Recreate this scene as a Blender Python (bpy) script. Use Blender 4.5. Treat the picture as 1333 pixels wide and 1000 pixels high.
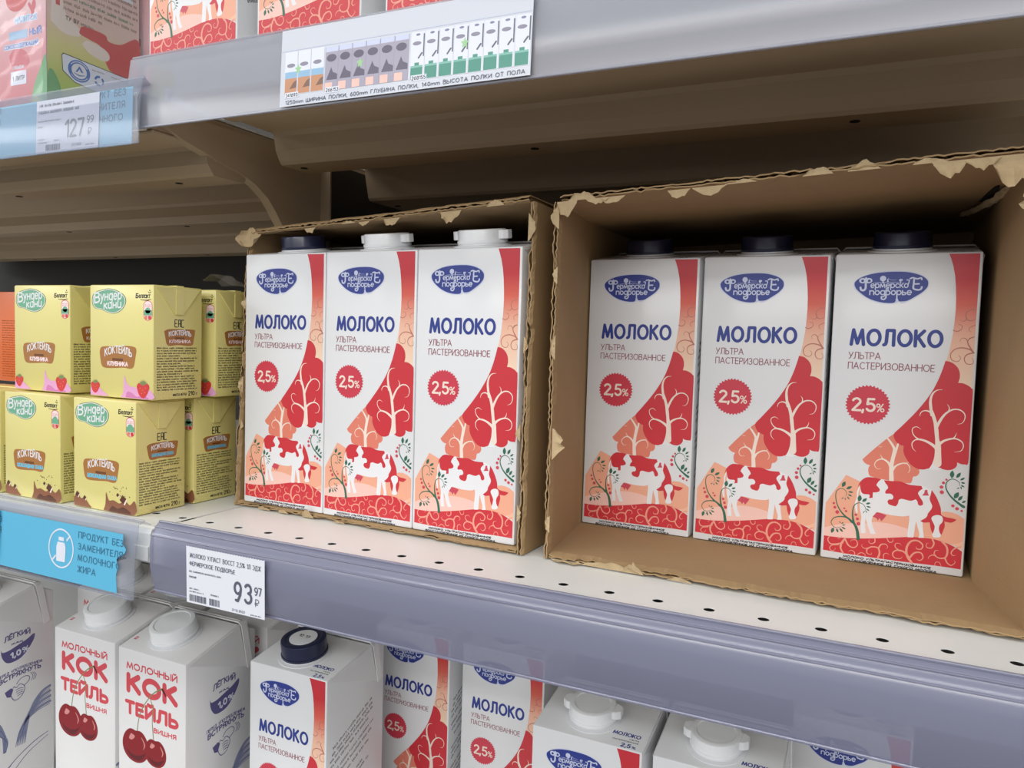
import bpy, bmesh, math, random
from math import sin, cos, pi, radians
from mathutils import Vector, Matrix
from mathutils.geometry import tessellate_polygon

for o in list(bpy.data.objects): bpy.data.objects.remove(o)
SC = bpy.context.scene
COL = SC.collection
RND = random.Random(7)

# ---------------------------------------------------------------- camera
def make_camera():
    yaw, pitch, roll = -0.440372, -0.0596290, 0.0294969
    f = Vector((sin(yaw)*cos(pitch), cos(yaw)*cos(pitch), sin(pitch)))
    r = Vector((cos(yaw), -sin(yaw), 0)); u = r.cross(f)
    r2 = r*cos(roll) + u*sin(roll); u2 = -r*sin(roll) + u*cos(roll)
    cd = bpy.data.cameras.new('camera'); co = bpy.data.objects.new('camera', cd); COL.objects.link(co)
    cd.sensor_fit = 'HORIZONTAL'; cd.sensor_width = 36.0; cd.lens = 1002.466/1333*36.0
    cd.clip_start = 0.02; cd.clip_end = 60
    m = Matrix((r2, u2, -f)).transposed().to_4x4(); m.translation = Vector((0.173774, -0.481693, 0.126250))
    co.matrix_world = m
    SC.camera = co
make_camera()

# ---------------------------------------------------------------- world, lights, exposure
def srgb(c):
    return tuple((x/12.92 if x <= 0.04045 else ((x+0.055)/1.055)**2.4) for x in c)
w = bpy.data.worlds.new('world'); SC.world = w; w.use_nodes = True
bg = w.node_tree.nodes['Background']; bg.inputs[0].default_value = (0.93, 0.96, 1.0, 1); bg.inputs[1].default_value = 0.70
def area(name, loc, tgt, sx, sy, power, col=(1, 1, 1)):
    ld = bpy.data.lights.new(name, 'AREA'); ld.shape = 'RECTANGLE'; ld.size = sx; ld.size_y = sy
    ld.energy = power; ld.color = col
    o = bpy.data.objects.new(name, ld); COL.objects.link(o); o.location = loc
    o.rotation_euler = (Vector(tgt) - Vector(loc)).to_track_quat('-Z', 'Y').to_euler()
    return o
area('far_fill_light', (0.6, -1.5, 1.75), (0.6, -1.45, 0), 3.6, 0.30, 22, (1.0, 0.98, 0.95))
area('far_fill_light', (-2.2, -1.3, 1.75), (-2.2, -1.25, 0), 2.4, 0.30, 20, (1.0, 0.98, 0.95))
area('far_fill_light', (0.2, -3.2, 1.75), (0.2, -3.1, 0), 5.0, 0.30, 55, (1.0, 0.98, 0.95))
area('far_fill_light', (0.8, -6.0, 1.9), (0.1, -0.1, 0.1), 7.0, 0.5, 120, (1.0, 0.98, 0.96))  # unseen far lamp, added and tilted at the shelf to brighten carton fronts
area('far_fill_light', (-5.5, -4.0, 1.9), (-0.2, -0.1, 0.1), 5.0, 0.5, 55, (0.96, 0.98, 1.0))  # second unseen far lamp, added for more low light under the overhang
SC.view_settings.view_transform = 'Standard'
SC.view_settings.look = 'None'
SC.view_settings.gamma = 1.0
SC.view_settings.use_curve_mapping = False
SC.view_settings.exposure = -0.05

# ---------------------------------------------------------------- materials
MATS = {}
def mat(name, col, rough=0.5, metal=0.0, coat=0.0, var=0.0, vscale=40, trans=0.0, bump=0.0, bscale=300, emit=None):
    if name in MATS: return MATS[name]
    m = bpy.data.materials.new(name); m.use_nodes = True
    nt = m.node_tree; b = nt.nodes['Principled BSDF']
    c = srgb(col)
    b.inputs['Base Color'].default_value = (*c, 1)
    b.inputs['Roughness'].default_value = rough
    b.inputs['Metallic'].default_value = metal
    b.inputs['Coat Weight'].default_value = coat
    b.inputs['Coat Roughness'].default_value = 0.15
    tc = nt.nodes.new('ShaderNodeTexCoord')
    if var:
        n = nt.nodes.new('ShaderNodeTexNoise'); n.inputs['Scale'].default_value = vscale; n.inputs['Detail'].default_value = 4
        nt.links.new(tc.outputs['Object'], n.inputs['Vector'])
        mx = nt.nodes.new('ShaderNodeMix'); mx.data_type = 'RGBA'
        mx.inputs[6].default_value = (*[x*(1-var) for x in c], 1); mx.inputs[7].default_value = (*[min(1, x*(1+var)) for x in c], 1)
        nt.links.new(n.outputs['Fac'], mx.inputs[0]); nt.links.new(mx.outputs[2], b.inputs['Base Color'])
    if bump:
        n = nt.nodes.new('ShaderNodeTexNoise'); n.inputs['Scale'].default_value = bscale; n.inputs['Detail'].default_value = 3
        nt.links.new(tc.outputs['Object'], n.inputs['Vector'])
        bp_ = nt.nodes.new('ShaderNodeBump'); bp_.inputs['Strength'].default_value = bump; bp_.inputs['Distance'].default_value = 0.0006
        nt.links.new(n.outputs['Fac'], bp_.inputs['Height']); nt.links.new(bp_.outputs[0], b.inputs['Normal'])
    if trans:      # thin clear or frosted sheet: part of the light passes straight through
        tr = nt.nodes.new('ShaderNodeBsdfTransparent'); tr.inputs[0].default_value = (0.93, 0.94, 0.97, 1)
        ms = nt.nodes.new('ShaderNodeMixShader'); ms.inputs[0].default_value = trans
        out = nt.nodes['Material Output']
        nt.links.new(b.outputs[0], ms.inputs[1]); nt.links.new(tr.outputs[0], ms.inputs[2]); nt.links.new(ms.outputs[0], out.inputs[0])
    MATS[name] = m
    return m
def gradient_mat(name, stops, axis=2, lo=0, hi=1, rough=0.4):
    """printed colour blend along one axis of the object (metres)"""
    m = bpy.data.materials.new(name); m.use_nodes = True; nt = m.node_tree; b = nt.nodes['Principled BSDF']
    b.inputs['Roughness'].default_value = rough
    tc = nt.nodes.new('ShaderNodeTexCoord'); sp = nt.nodes.new('ShaderNodeSeparateXYZ'); mr = nt.nodes.new('ShaderNodeMapRange')
    cr = nt.nodes.new('ShaderNodeValToRGB')
    mr.inputs[1].default_value = lo; mr.inputs[2].default_value = hi
    nt.links.new(tc.outputs['Object'], sp.inputs[0]); nt.links.new(sp.outputs[axis], mr.inputs[0]); nt.links.new(mr.outputs[0], cr.inputs[0])
    nt.links.new(cr.outputs[0], b.inputs['Base Color'])
    e = cr.color_ramp.elements
    e[0].position = stops[0][0]; e[0].color = (*srgb(stops[0][1]), 1)
    e[1].position = stops[-1][0]; e[1].color = (*srgb(stops[-1][1]), 1)
    for p, c in stops[1:-1]:
        x = e.new(p); x.color = (*srgb(c), 1)
    MATS[name] = m
    return m
def H(s): return tuple(int(s[i:i+2], 16)/255 for i in (0, 2, 4))
carton_white = mat('carton_white', H('dfe0e2'), 0.38, coat=0.25, var=0.015, vscale=25, bump=0.06, bscale=60)
cocktail_white = mat('cocktail_white', H('e0dfdf'), 0.36, coat=0.25, var=0.01, vscale=25, bump=0.06, bscale=60)
yellow_board = mat('yellow_board', H('e0d587'), 0.35, coat=0.3, var=0.02, vscale=30, bump=0.06, bscale=70)
orange_board = mat('orange_board', H('dc6a28'), 0.4, coat=0.2, var=0.03, vscale=30)
cap_white = mat('cap_white', H('eceef0'), 0.32, coat=0.3)
cap_navy = mat('cap_navy', H('1b2140'), 0.3, coat=0.3)
steel_cream = mat('steel_cream', H('e8eae7'), 0.42, coat=0.15, var=0.02, vscale=8, bump=0.03, bscale=400)
steel_under_shade = mat('steel_under_shade', H('b59f82'), 0.5, coat=0.05, var=0.03, vscale=8)  # cream steel with the undersides' shade and brown bounce put into its colour
dark_steel = mat('dark_steel', H('2f2b26'), 0.6, var=0.06, vscale=5)
cardboard = mat('cardboard', H('a1855f'), 0.8, var=0.07, vscale=45, bump=0.25, bscale=250)
card_torn = mat('card_torn', H('bda681'), 0.9, var=0.14, vscale=260, bump=0.6, bscale=700)
hole_shade = mat('hole_shade', H('0b0806'), 0.95)  # near-black that paints the shade inside holes, not a real board
rail_frost = mat('rail_frost', H('8b8da4'), 0.2, coat=0.9, var=0.03, vscale=6, trans=0.38)
rail_upper = mat('rail_upper', H('b2b4bd'), 0.16, coat=0.7, var=0.05, vscale=9, trans=0.52)
rail_clear = mat('rail_clear', H('aeb2be'), 0.12, coat=0.6, trans=0.78)
film_clear = mat('film_clear', H('e6e2dc'), 0.1, coat=1.0, trans=0.86)
leaflet_paper = mat('leaflet_paper', H('cdd2dc'), 0.5, coat=0.3)
paper_white = mat('paper_white', H('e4e6ee'), 0.5, coat=0.25)
floor_tile = mat('floor_tile', H('6a6866'), 0.35, var=0.06, vscale=3)
dark_neck = mat('neck_plastic', H('dfe1e4'), 0.3, coat=0.3)
INK = {}
def ink(k, hexs, rough=0.4):
    INK[k] = mat('ink_'+k, H(hexs), rough, coat=0.12)
for k, h in dict(white='e4e4e6', cream='ecdccf', red='c8303a', salmon='dc7d68', salmonl='e69a86', peach='e9a88c', pinkl='eec2b6', hilll='efb99a',
                 pinkr='c8485a', green='2f6650', berry='cc4453', ring='c9d0e8', blue='2b3a8c', navy='2a3b8a', maroon='8e3c4e', curl='b86f62', badge='c93a4c',
                 black='1c1c22', grey='5c6070', kokred='cf4a54', cherry='86161f', cherryd='5d0f18', cherryl='d08a86', stem='7c8a58', violet='5a5486', slate='7c83a0',
                 mint='6fae8c', leafg='2f8a5a', brown='a8713a', brownd='6f4322', pinkw='f6dfe0', splash='e3a6cf', splashd='cf7fb6', choc='8c5a40', chocd='5b3322', straw='d23c3c',
                 sky='6cbfdc', skyl='7cc4de', skyt='3d7392', paperw='dfe3ee', lilac='8a8799', teal='2c8a74', tealp='7db9ac', orange='cf8050', bluep='8fb8d8', lime='9ad08a',
                 juicepink='e2a4a8', juicered='cf3e3e', juicegreen='58a35e', juicelime='b8c85a', ringblue='2468b8', juicetxt='8a6a66', orangedk='a04616', yell='e8d24a', lilacd='5f5a6e', tealm='43907e', orangem='c58c68', brownm='7c5c4c', lilacl='a5a0b2', limem='9acb92').items():
    ink(k, h)
INK['band'] = gradient_mat('ink_band', [(0.0, H('efd6bc')), (0.38, H('e9b69c')), (0.62, H('d7604f')), (0.8, H('c53038')), (1.0, H('c8303e'))], 2, 0.100, 0.1745)
INK['juiceside'] = gradient_mat('ink_juice_side', [(0.0, H('4f9c58')), (0.18, H('a9c04e')), (0.40, H('d8cf80')), (0.58, H('e3c3b6')), (1.0, H('dcb8b4'))], 2, 0.0, 0.12)
INK['juicefront'] = gradient_mat('ink_juice_front', [(0.0, H('c85a60')), (0.3, H('d98a8e')), (0.6, H('e8bcbc')), (1.0, H('dc9a9c'))], 2, 0.0, 0.12)

# ---------------------------------------------------------------- object helpers
def link_mesh(name, me, parent=None, mats=()):
    o = bpy.data.objects.new(name, me); COL.objects.link(o)
    for m in mats: me.materials.append(m)
    if parent is not None: o.parent = parent
    return o
def obj(name, bm, m, parent=None, smooth=False):
    me = bpy.data.meshes.new(name)
    bmesh.ops.recalc_face_normals(bm, faces=bm.faces)
    bm.to_mesh(me); bm.free()
    if smooth:
        for p in me.polygons: p.use_smooth = True
        try: me.set_sharp_from_angle(angle=radians(35))
        except Exception: pass
    return link_mesh(name, me, parent, [m])
def tag(o, label=None, cat=None, group=None, kind=None):
    if label: o['label'] = label
    if cat: o['category'] = cat
    if group: o['group'] = group
    if kind: o['kind'] = kind
    return o
def empty(name, loc=(0, 0, 0), rz=0.0):
    o = bpy.data.objects.new(name, None); COL.objects.link(o); o.location = loc; o.rotation_euler = (0, 0, rz)
    o.empty_display_size = 0.02
    return o
def copy_tree(o, parent=None):
    c = o.copy(); COL.objects.link(c)
    if parent is not None: c.parent = parent
    for ch in list(o.children): copy_tree(ch, c)
    return c
def bx(bm, x0, x1, y0, y1, z0, z1):
    v = [bm.verts.new(p) for p in ((x0,y0,z0),(x1,y0,z0),(x1,y1,z0),(x0,y1,z0),(x0,y0,z1),(x1,y0,z1),(x1,y1,z1),(x0,y1,z1))]
    for f in ((0,3,2,1),(4,5,6,7),(0,1,5,4),(1,2,6,5),(2,3,7,6),(3,0,4,7)): bm.faces.new([v[i] for i in f])
    return v
def bevel(bm, w, seg=2):
    bmesh.ops.bevel(bm, geom=[e for e in bm.edges], offset=w, segments=seg, profile=0.5, affect='EDGES', clamp_overlap=True)
def extrude_x(bm, prof, x0, x1):
    """closed (y,z) profile swept along x"""
    a = [bm.verts.new((x0, y, z)) for y, z in prof]; b = [bm.verts.new((x1, y, z)) for y, z in prof]
    n = len(prof)
    for i in range(n): bm.faces.new((a[i], a[(i+1) % n], b[(i+1) % n], b[i]))
    for ring, rev in ((a, True), (b, False)):
        for t in tessellate_polygon([[Vector((0, y, z)) for y, z in prof]]):
            try: bm.faces.new([ring[i] for i in (t if rev else t[::-1])])
            except ValueError: pass
def sheet_profile(pts, th):
    """open polyline -> closed profile with thickness"""
    L = [];
    n = len(pts)
    for i, (y, z) in enumerate(pts):
        a = pts[max(0, i-1)]; b = pts[min(n-1, i+1)]
        d = Vector((b[0]-a[0], b[1]-a[1])); d.normalize()
        L.append((y - d.y*th, z + d.x*th))
    return list(pts) + L[::-1]
def lathe(bm, prof, seg=48, M=Matrix(), ribs=0.0, ribrange=None):
    rings = []
    for k, (r, z) in enumerate(prof):
        ring = []
        for i in range(seg):
            rr = r - (ribs if (ribs and ribrange and ribrange[0] <= k <= ribrange[1] and i % 2) else 0)
            ring.append(bm.verts.new(M @ Vector((rr*cos(2*pi*i/seg), rr*sin(2*pi*i/seg), z))))
        rings.append(ring)
    for a, b in zip(rings, rings[1:]):
        for i in range(seg): bm.faces.new((a[i], a[(i+1) % seg], b[(i+1) % seg], b[i]))
    bm.faces.new(rings[0][::-1]); bm.faces.new(rings[-1])

# ---------------------------------------------------------------- print: flat ink laid on a surface
def catmull(pts, n=6):
    if len(pts) < 3: return [tuple(p) for p in pts]
    out = []
    P = [pts[0]] + list(pts) + [pts[-1]]
    for i in range(1, len(P)-2):
        a, b, c, d = P[i-1], P[i], P[i+1], P[i+2]
        for k in range(n):
            t = k/n
            out.append(tuple(0.5*((2*b[j]) + (-a[j]+c[j])*t + (2*a[j]-5*b[j]+4*c[j]-d[j])*t*t + (-a[j]+3*b[j]-3*c[j]+d[j])*t**3) for j in range(len(b))))
    out.append(tuple(pts[-1]))
    return out
def smooth_closed(pts, n=4, corner=1.05):
    """rounds a traced outline but keeps its sharp corners"""
    N = len(pts); C = []
    for i in range(N):
        a, b, c = pts[i-1], pts[i], pts[(i+1) % N]
        t = abs((math.atan2(c[1]-b[1], c[0]-b[0])-math.atan2(b[1]-a[1], b[0]-a[0])+pi) % (2*pi)-pi)
        if t > corner: C.append(i)
    if not C: return catmull([pts[-1]]+list(pts)+[pts[0], pts[1]], n)[n:-n-1]
    out = []
    for k, i in enumerate(C):
        j = C[(k+1) % len(C)]; m = (j-i) % N or N
        out += catmull([pts[(i+t) % N] for t in range(m+1)], n)[:-1]
    return out
class Art:
    """2D shapes in mm (u right, v up), each call one layer higher"""
    def __init__(s): s.v = []; s.f = []; s.m = []; s.names = []; s.layer = 0; s.k = 0
    def mi(s, k):
        if k not in s.names: s.names.append(k)
        return s.names.index(k)
    def up(s, n=1): s.layer += n
    def poly(s, k, pts):
        if len(pts) < 3: return
        b = len(s.v); s.v += [(p[0], p[1], s.layer) for p in pts]
        i = s.mi(k)
        if len(pts) == 4 or len(pts) == 3:
            s.f.append(tuple(range(b, b+len(pts)))); s.m.append(i); return
        for t in tessellate_polygon([[Vector((p[0], p[1], 0)) for p in pts]]):
            s.f.append((b+t[0], b+t[1], b+t[2])); s.m.append(i)
    def rect(s, k, u0, v0, u1, v1): s.poly(k, [(u0, v0), (u1, v0), (u1, v1), (u0, v1)])
    def ell(s, k, cu, cv, ru, rv=None, n=16, a0=0, rot=0):
        rv = rv or ru; c, d = cos(rot), sin(rot)
        pts = [(ru*cos(a0+2*pi*i/n), rv*sin(a0+2*pi*i/n)) for i in range(n)]
        b = len(s.v); s.v += [(cu+x*c-y*d, cv+x*d+y*c, s.layer) for x, y in pts]
        s.f.append(tuple(range(b, b+n))); s.m.append(s.mi(k))
    def stroke(s, k, pts, w=None, smooth=6, cap=True, closed=False):
        if w is not None: pts = [(p[0], p[1], w) for p in pts]
        if smooth and len(pts) > 2: pts = catmull(pts, smooth)
        elif len(pts) > 2 and not closed:
            for i in range(1, len(pts)-1):
                a, b, c = pts[i-1], pts[i], pts[i+1]
                t = abs((math.atan2(c[1]-b[1], c[0]-b[0])-math.atan2(b[1]-a[1], b[0]-a[0])+pi) % (2*pi)-pi)
                if t > .75:
                    s.stroke(k, pts[:i+1], None, 0, cap); s.stroke(k, pts[i:], None, 0, cap); return
        n = len(pts); L = []; R = []; keep = s.layer; s.k = (s.k+1) % 8; s.layer = keep+s.k*.12
        for i in range(n):
            a = pts[i-1] if (i or closed) else pts[i]; b = pts[(i+1) % n] if (i < n-1 or closed) else pts[i]
            if closed and i == 0: a = pts[-2]
            if closed and i == n-1: b = pts[1]
            dx, dy = b[0]-a[0], b[1]-a[1]; l = math.hypot(dx, dy) or 1e-9
            nx, ny = -dy/l, dx/l
            # mitre
            if 0 < i < n-1:
                p = pts[i-1]; q = pts[i]; ex, ey = q[0]-p[0], q[1]-p[1]; m = math.hypot(ex, ey) or 1e-9
                cs = abs(nx*(-ey/m)+ny*(ex/m)); sc = 1/max(cs, 0.55)
            else: sc = 1
            h = max(pts[i][2], 0.02)/2*sc
            L.append((pts[i][0]+nx*h, pts[i][1]+ny*h)); R.append((pts[i][0]-nx*h, pts[i][1]-ny*h))
        b = len(s.v); mi = s.mi(k)
        for l_, r_ in zip(L, R): s.v += [(l_[0], l_[1], s.layer), (r_[0], r_[1], s.layer)]
        for i in range(n-1): s.f.append((b+2*i+1, b+2*i+3, b+2*i+2, b+2*i)); s.m.append(mi)
        if cap and not closed:
            for e in (pts[0], pts[-1]):
                s.layer += .04
                if e[2] > 0.12: s.ell(k, e[0], e[1], e[2]/2, n=8 if e[2] < 1 else 12)
        s.layer = keep
    def build(s, name, M, parent, base=0.00003, step=0.000008):
        """M maps (u,v,n) in metres to the parent's space"""
        me = bpy.data.meshes.new(name)
        me.from_pydata([tuple(M @ Vector((u/1000, v/1000, base+l*step))) for u, v, l in s.v], [], s.f)
        for p, i in zip(me.polygons, s.m): p.material_index = i
        return link_mesh(name, me, parent, [INK[k] if k in INK else MATS[k] for k in s.names])
def frame(o, u, v):
    u = Vector(u).normalized(); v = Vector(v).normalized(); n = u.cross(v)
    m = Matrix((u, v, n)).transposed().to_4x4(); m.translation = Vector(o)
    return m

# stroke lettering: each glyph is (advance, [strokes]); a stroke mixes points and arcs (cx,cy,rx,ry,a0,a1)
G = {
'А': (.70, [[(0,0),(.35,1),(.7,0)], [(.11,.32),(.59,.32)]]), 'Б': (.56, [[(.52,1),(0,1),(0,0),(.28,.29,.28,.29,-90,90),(0,.58)]]),
'В': (.56, [[(0,0),(0,1),(.28,.77,.24,.23,90,-90),(0,.54)], [(.28,.27,.28,.27,90,-90),(0,0)]]), 'Г': (.48, [[(0,0),(0,1),(.48,1)]]),
'Д': (.70, [[(0,-.18),(0,0),(.7,0),(.7,-.18)], [(.1,0),(.2,1),(.6,1),(.6,0)]]), 'Е': (.48, [[(.48,1),(0,1),(0,0),(.48,0)], [(0,.52),(.42,.52)]]),
'Ё': (.48, [[(.48,1),(0,1),(0,0),(.48,0)], [(0,.52),(.42,.52)], [(.12,1.2),(.14,1.2)], [(.34,1.2),(.36,1.2)]]),
'Ж': (.86, [[(.43,0),(.43,1)], [(0,1),(.43,.5),(0,0)], [(.86,1),(.43,.5),(.86,0)]]), 'З': (.5, [[(.22,.76,.24,.24,150,-90)], [(.22,.27,.27,.27,90,-150)]]),
'И': (.60, [[(0,1),(0,0)], [(0,.02),(.6,.98)], [(.6,1),(.6,0)]]), 'Й': (.60, [[(0,1),(0,0)], [(0,.02),(.6,.98)], [(.6,1),(.6,0)], [(.14,1.24),(.3,1.15),(.46,1.24)]]),
'К': (.56, [[(0,0),(0,1)], [(.52,1),(.02,.46)], [(.16,.58),(.56,0)]]), 'Л': (.66, [[(0,.02),(.1,.06),(.15,.2),(.18,1),(.62,1),(.62,0)]]),
'М': (.82, [[(0,0),(.12,1),(.41,.08),(.70,1),(.82,0)]]), 'Н': (.60, [[(0,0),(0,1)], [(.6,0),(.6,1)], [(0,.52),(.6,.52)]]),
'О': (.78, [[(.39,.5,.39,.5,90,450)]]), 'П': (.58, [[(0,0),(0,1),(.58,1),(.58,0)]]), 'Р': (.52, [[(0,0),(0,1),(.25,.73,.27,.27,90,-90),(0,.46)]]),
'С': (.62, [[(.39,.5,.39,.5,48,312)]]), 'Т': (.56, [[(0,1),(.56,1)], [(.28,1),(.28,0)]]), 'У': (.58, [[(0,1),(.29,.4)], [(.58,1),(.2,.08),(.06,.0)]]),
'Ф': (.80, [[(.4,.52,.4,.32,90,450)], [(.4,0),(.4,1)]]), 'Х': (.60, [[(0,1),(.6,0)], [(.6,1),(0,0)]]), 'Ц': (.66, [[(0,1),(0,0),(.66,0),(.66,-.2)], [(.56,0),(.56,1)]]),
'Ч': (.52, [[(0,1),(0,.6),(.14,.42),(.52,.42)], [(.52,1),(.52,0)]]), 'Ш': (.84, [[(0,1),(0,0),(.84,0),(.84,1)], [(.42,0),(.42,1)]]),
'Щ': (.9, [[(0,1),(0,0),(.9,0),(.9,-.2)], [(.41,0),(.41,1)], [(.82,0),(.82,1)]]), 'Ы': (.76, [[(0,1),(0,0),(.24,.28,.26,.28,-90,90),(0,.56)], [(.76,0),(.76,1)]]),
'Ь': (.52, [[(0,1),(0,0),(.26,.28,.26,.28,-90,90),(0,.56)]]), 'Э': (.6, [[(.22,.5,.38,.5,132,-132)], [(.2,.5),(.6,.5)]]),
'Ю': (.95, [[(0,0),(0,1)], [(0,.5),(.2,.5)], [(.575,.5,.375,.5,90,450)]]), 'Я': (.54, [[(.54,0),(.54,1),(.27,.73,.27,.27,90,270),(.54,.46)], [(.3,.46),(0,0)]]),
'0': (.52, [[(.26,.5,.26,.5,90,450)]]), '1': (.26, [[(0,.78),(.26,1),(.26,0)]]), '2': (.52, [[(.25,.74,.25,.26,160,-20),(.0,.0),(.52,0)]]),
'3': (.5, [[(.23,.76,.24,.24,150,-80)], [(.23,.27,.27,.27,85,-150)]]), '4': (.56, [[(.4,0),(.4,1),(0,.28),(.56,.28)]]),
'5': (.5, [[(.46,1),(.08,1),(.04,.56),(.24,.31,.26,.31,100,-150)]]), '6': (.52, [[(.44,.96),(.3,1),(.06,.6),(0,.3)], [(.26,.3,.26,.3,90,450)]]),
'7': (.5, [[(0,1),(.5,1),(.16,0)]]), '8': (.5, [[(.25,.76,.22,.24,90,450)], [(.25,.27,.25,.27,90,450)]]), '9': (.52, [[(.26,.7,.26,.3,90,450)], [(.52,.7),(.46,.35),(.26,0),(.1,.02)]]),
'.': (.08, [[(.03,.0),(.05,.0)]]), ',': (.14, [[(.12,.04),(.02,-.2)]]), '/': (.4, [[(0,-.05),(.4,1.05)]]), '-': (.3, [[(0,.45),(.3,.45)]]),
'%': (.8, [[(.17,.78,.17,.2,90,450)], [(.63,.22,.17,.2,90,450)], [(.68,1),(.12,0)]]), ' ': (.34, []),
'A': (.70, [[(0,0),(.35,1),(.7,0)], [(.11,.32),(.59,.32)]]), 'Q': (.55, [[(0,1),(.5,1),(.5,0),(0,0)], [(0,0),(0,1)], [(0,.5),(.4,.5)]]),
'₽': (.56, [[(.1,0),(.1,1),(.3,.74,.26,.26,90,-90),(0,.48)], [(0,.26),(.4,.26)]]), 'm': (.8, [[(0,0),(0,.6)], [(0,.5),(.2,.62),(.4,.5),(.4,0)], [(.4,.5),(.6,.62),(.8,.5),(.8,0)]]),
# small letters
'а': (.46, [[(.23,.32,.23,.32,60,390)], [(.46,.64),(.46,0)]]), 'б': (.46, [[(.23,.3,.23,.3,90,450)], [(.02,.4),(.06,.85),(.44,1)]]), 'в': (.42, [[(.0,.0),(0,.95),(.2,.98),(.2,.6),(0,.56)], [(.2,.3,.22,.3,90,-90),(0,0)]]),
'г': (.34, [[(0,0),(0,.62),(.34,.62)]]), 'д': (.46, [[(.23,.32,.23,.32,60,390)], [(.46,.64),(.46,-.1),(.36,-.32),(.1,-.3)]]), 'е': (.44, [[(0,.33),(.44,.33)], [(.22,.32,.22,.32,0,310)]]),
'з': (.36, [[(.16,.48,.18,.16,150,-90)], [(.16,.16,.2,.16,90,-150)]]), 'и': (.44, [[(0,.64),(0,.1),(.1,0),(.34,0),(.44,.2)], [(.44,.64),(.44,0)]]), 'к': (.40, [[(0,0),(0,.64)], [(.38,.64),(.02,.3)], [(.1,.38),(.4,0)]]),
'л': (.44, [[(0,0),(.1,.05),(.14,.64),(.44,.64),(.44,0)]]), 'м': (.62, [[(0,0),(.08,.64),(.31,.1),(.54,.64),(.62,0)]]), 'н': (.44, [[(0,0),(0,.64)], [(.44,0),(.44,.64)], [(0,.34),(.44,.34)]]),
'о': (.46, [[(.23,.32,.23,.32,90,450)]]), 'п': (.44, [[(0,0),(0,.64)], [(0,.5),(.2,.64),(.4,.56),(.44,.4),(.44,0)]]), 'р': (.46, [[(0,-.34),(0,.64)], [(.23,.32,.23,.32,90,450)]]),
'с': (.4, [[(.23,.32,.23,.32,50,310)]]), 'т': (.42, [[(0,.64),(.42,.64)], [(.21,.64),(.21,0)]]), 'у': (.42, [[(0,.64),(.21,.1)], [(.42,.64),(.12,-.3),(0,-.3)]]), 'ь': (.36, [[(0,.64),(0,0),(.18,.18,.18,.18,-90,90),(0,.36)]]),
}
def glyph_pts(st, seg):
    out = []
    for p in st:
        if len(p) == 2: out.append(p)
        else:
            cx, cy, rx, ry, a0, a1 = p; n = max(3, int(abs(a1-a0)/360*seg))
            out += [(cx+rx*cos(radians(a0+(a1-a0)*i/n)), cy+ry*sin(radians(a0+(a1-a0)*i/n))) for i in range(n+1)]
    return out
def text(art, k, s, u, v, h, width, wt, rot=0.0, slant=0.0, seg=16, track=.22, arc=0.0, cap=True):
    """lettering with baseline start (u,v), cap height h, fitted to the given width"""
    tot = sum(G[c][0] for c in s) + track*(len(s)-1)
    sx = (width - wt)/tot; x = 0; c, d = cos(rot), sin(rot)
    hh = h - wt
    for ch in s:
        adv, sts = G[ch]
        for st in sts:
            pts = []
            for px, py in glyph_pts(st, seg):
                a = wt/2 + (x+px)*sx; b = wt/2 + py*hh; a += b*slant
                if arc:
                    t = a/width; b += arc*4*t*(1-t)
                pts.append((u+a*c-b*d, v+a*d+b*c))
            closed = len(pts) > 6 and math.hypot(pts[0][0]-pts[-1][0], pts[0][1]-pts[-1][1]) < 1e-4
            art.stroke(k, pts, wt, smooth=0, cap=cap, closed=closed)
        x += adv + track
def micro(art, k, u, v, width, h, rnd, rot=0.0, fill=1.0):
    """print too small to read: a line of letter-sized marks"""
    c, d = cos(rot), sin(rot); x = 0; nw = rnd.randint(3, 8)
    def q(a0, b0, a1, b1): art.poly(k, [(u+a*c-b*d, v+a*d+b*c) for a, b in ((a0,b0),(a1,b0),(a1,b1),(a0,b1))])
    end = width*fill
    while x < end:
        if nw == 0: x += h*.55; nw = rnd.randint(3, 9); continue
        nw -= 1
        lw = h*rnd.uniform(.42, .62); t = h*.17
        kd = rnd.random()
        q(x, 0, x+t, h*rnd.choice((.75, .75, 1)))
        if kd < .75: q(x+lw-t, 0, x+lw, h*.75)
        if kd < .35: q(x, h*.6, x+lw, h*.75)
        elif kd < .7: q(x, 0, x+lw, h*.15)
        else: q(x, h*.3, x+lw, h*.45)
        x += lw + h*.18
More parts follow.
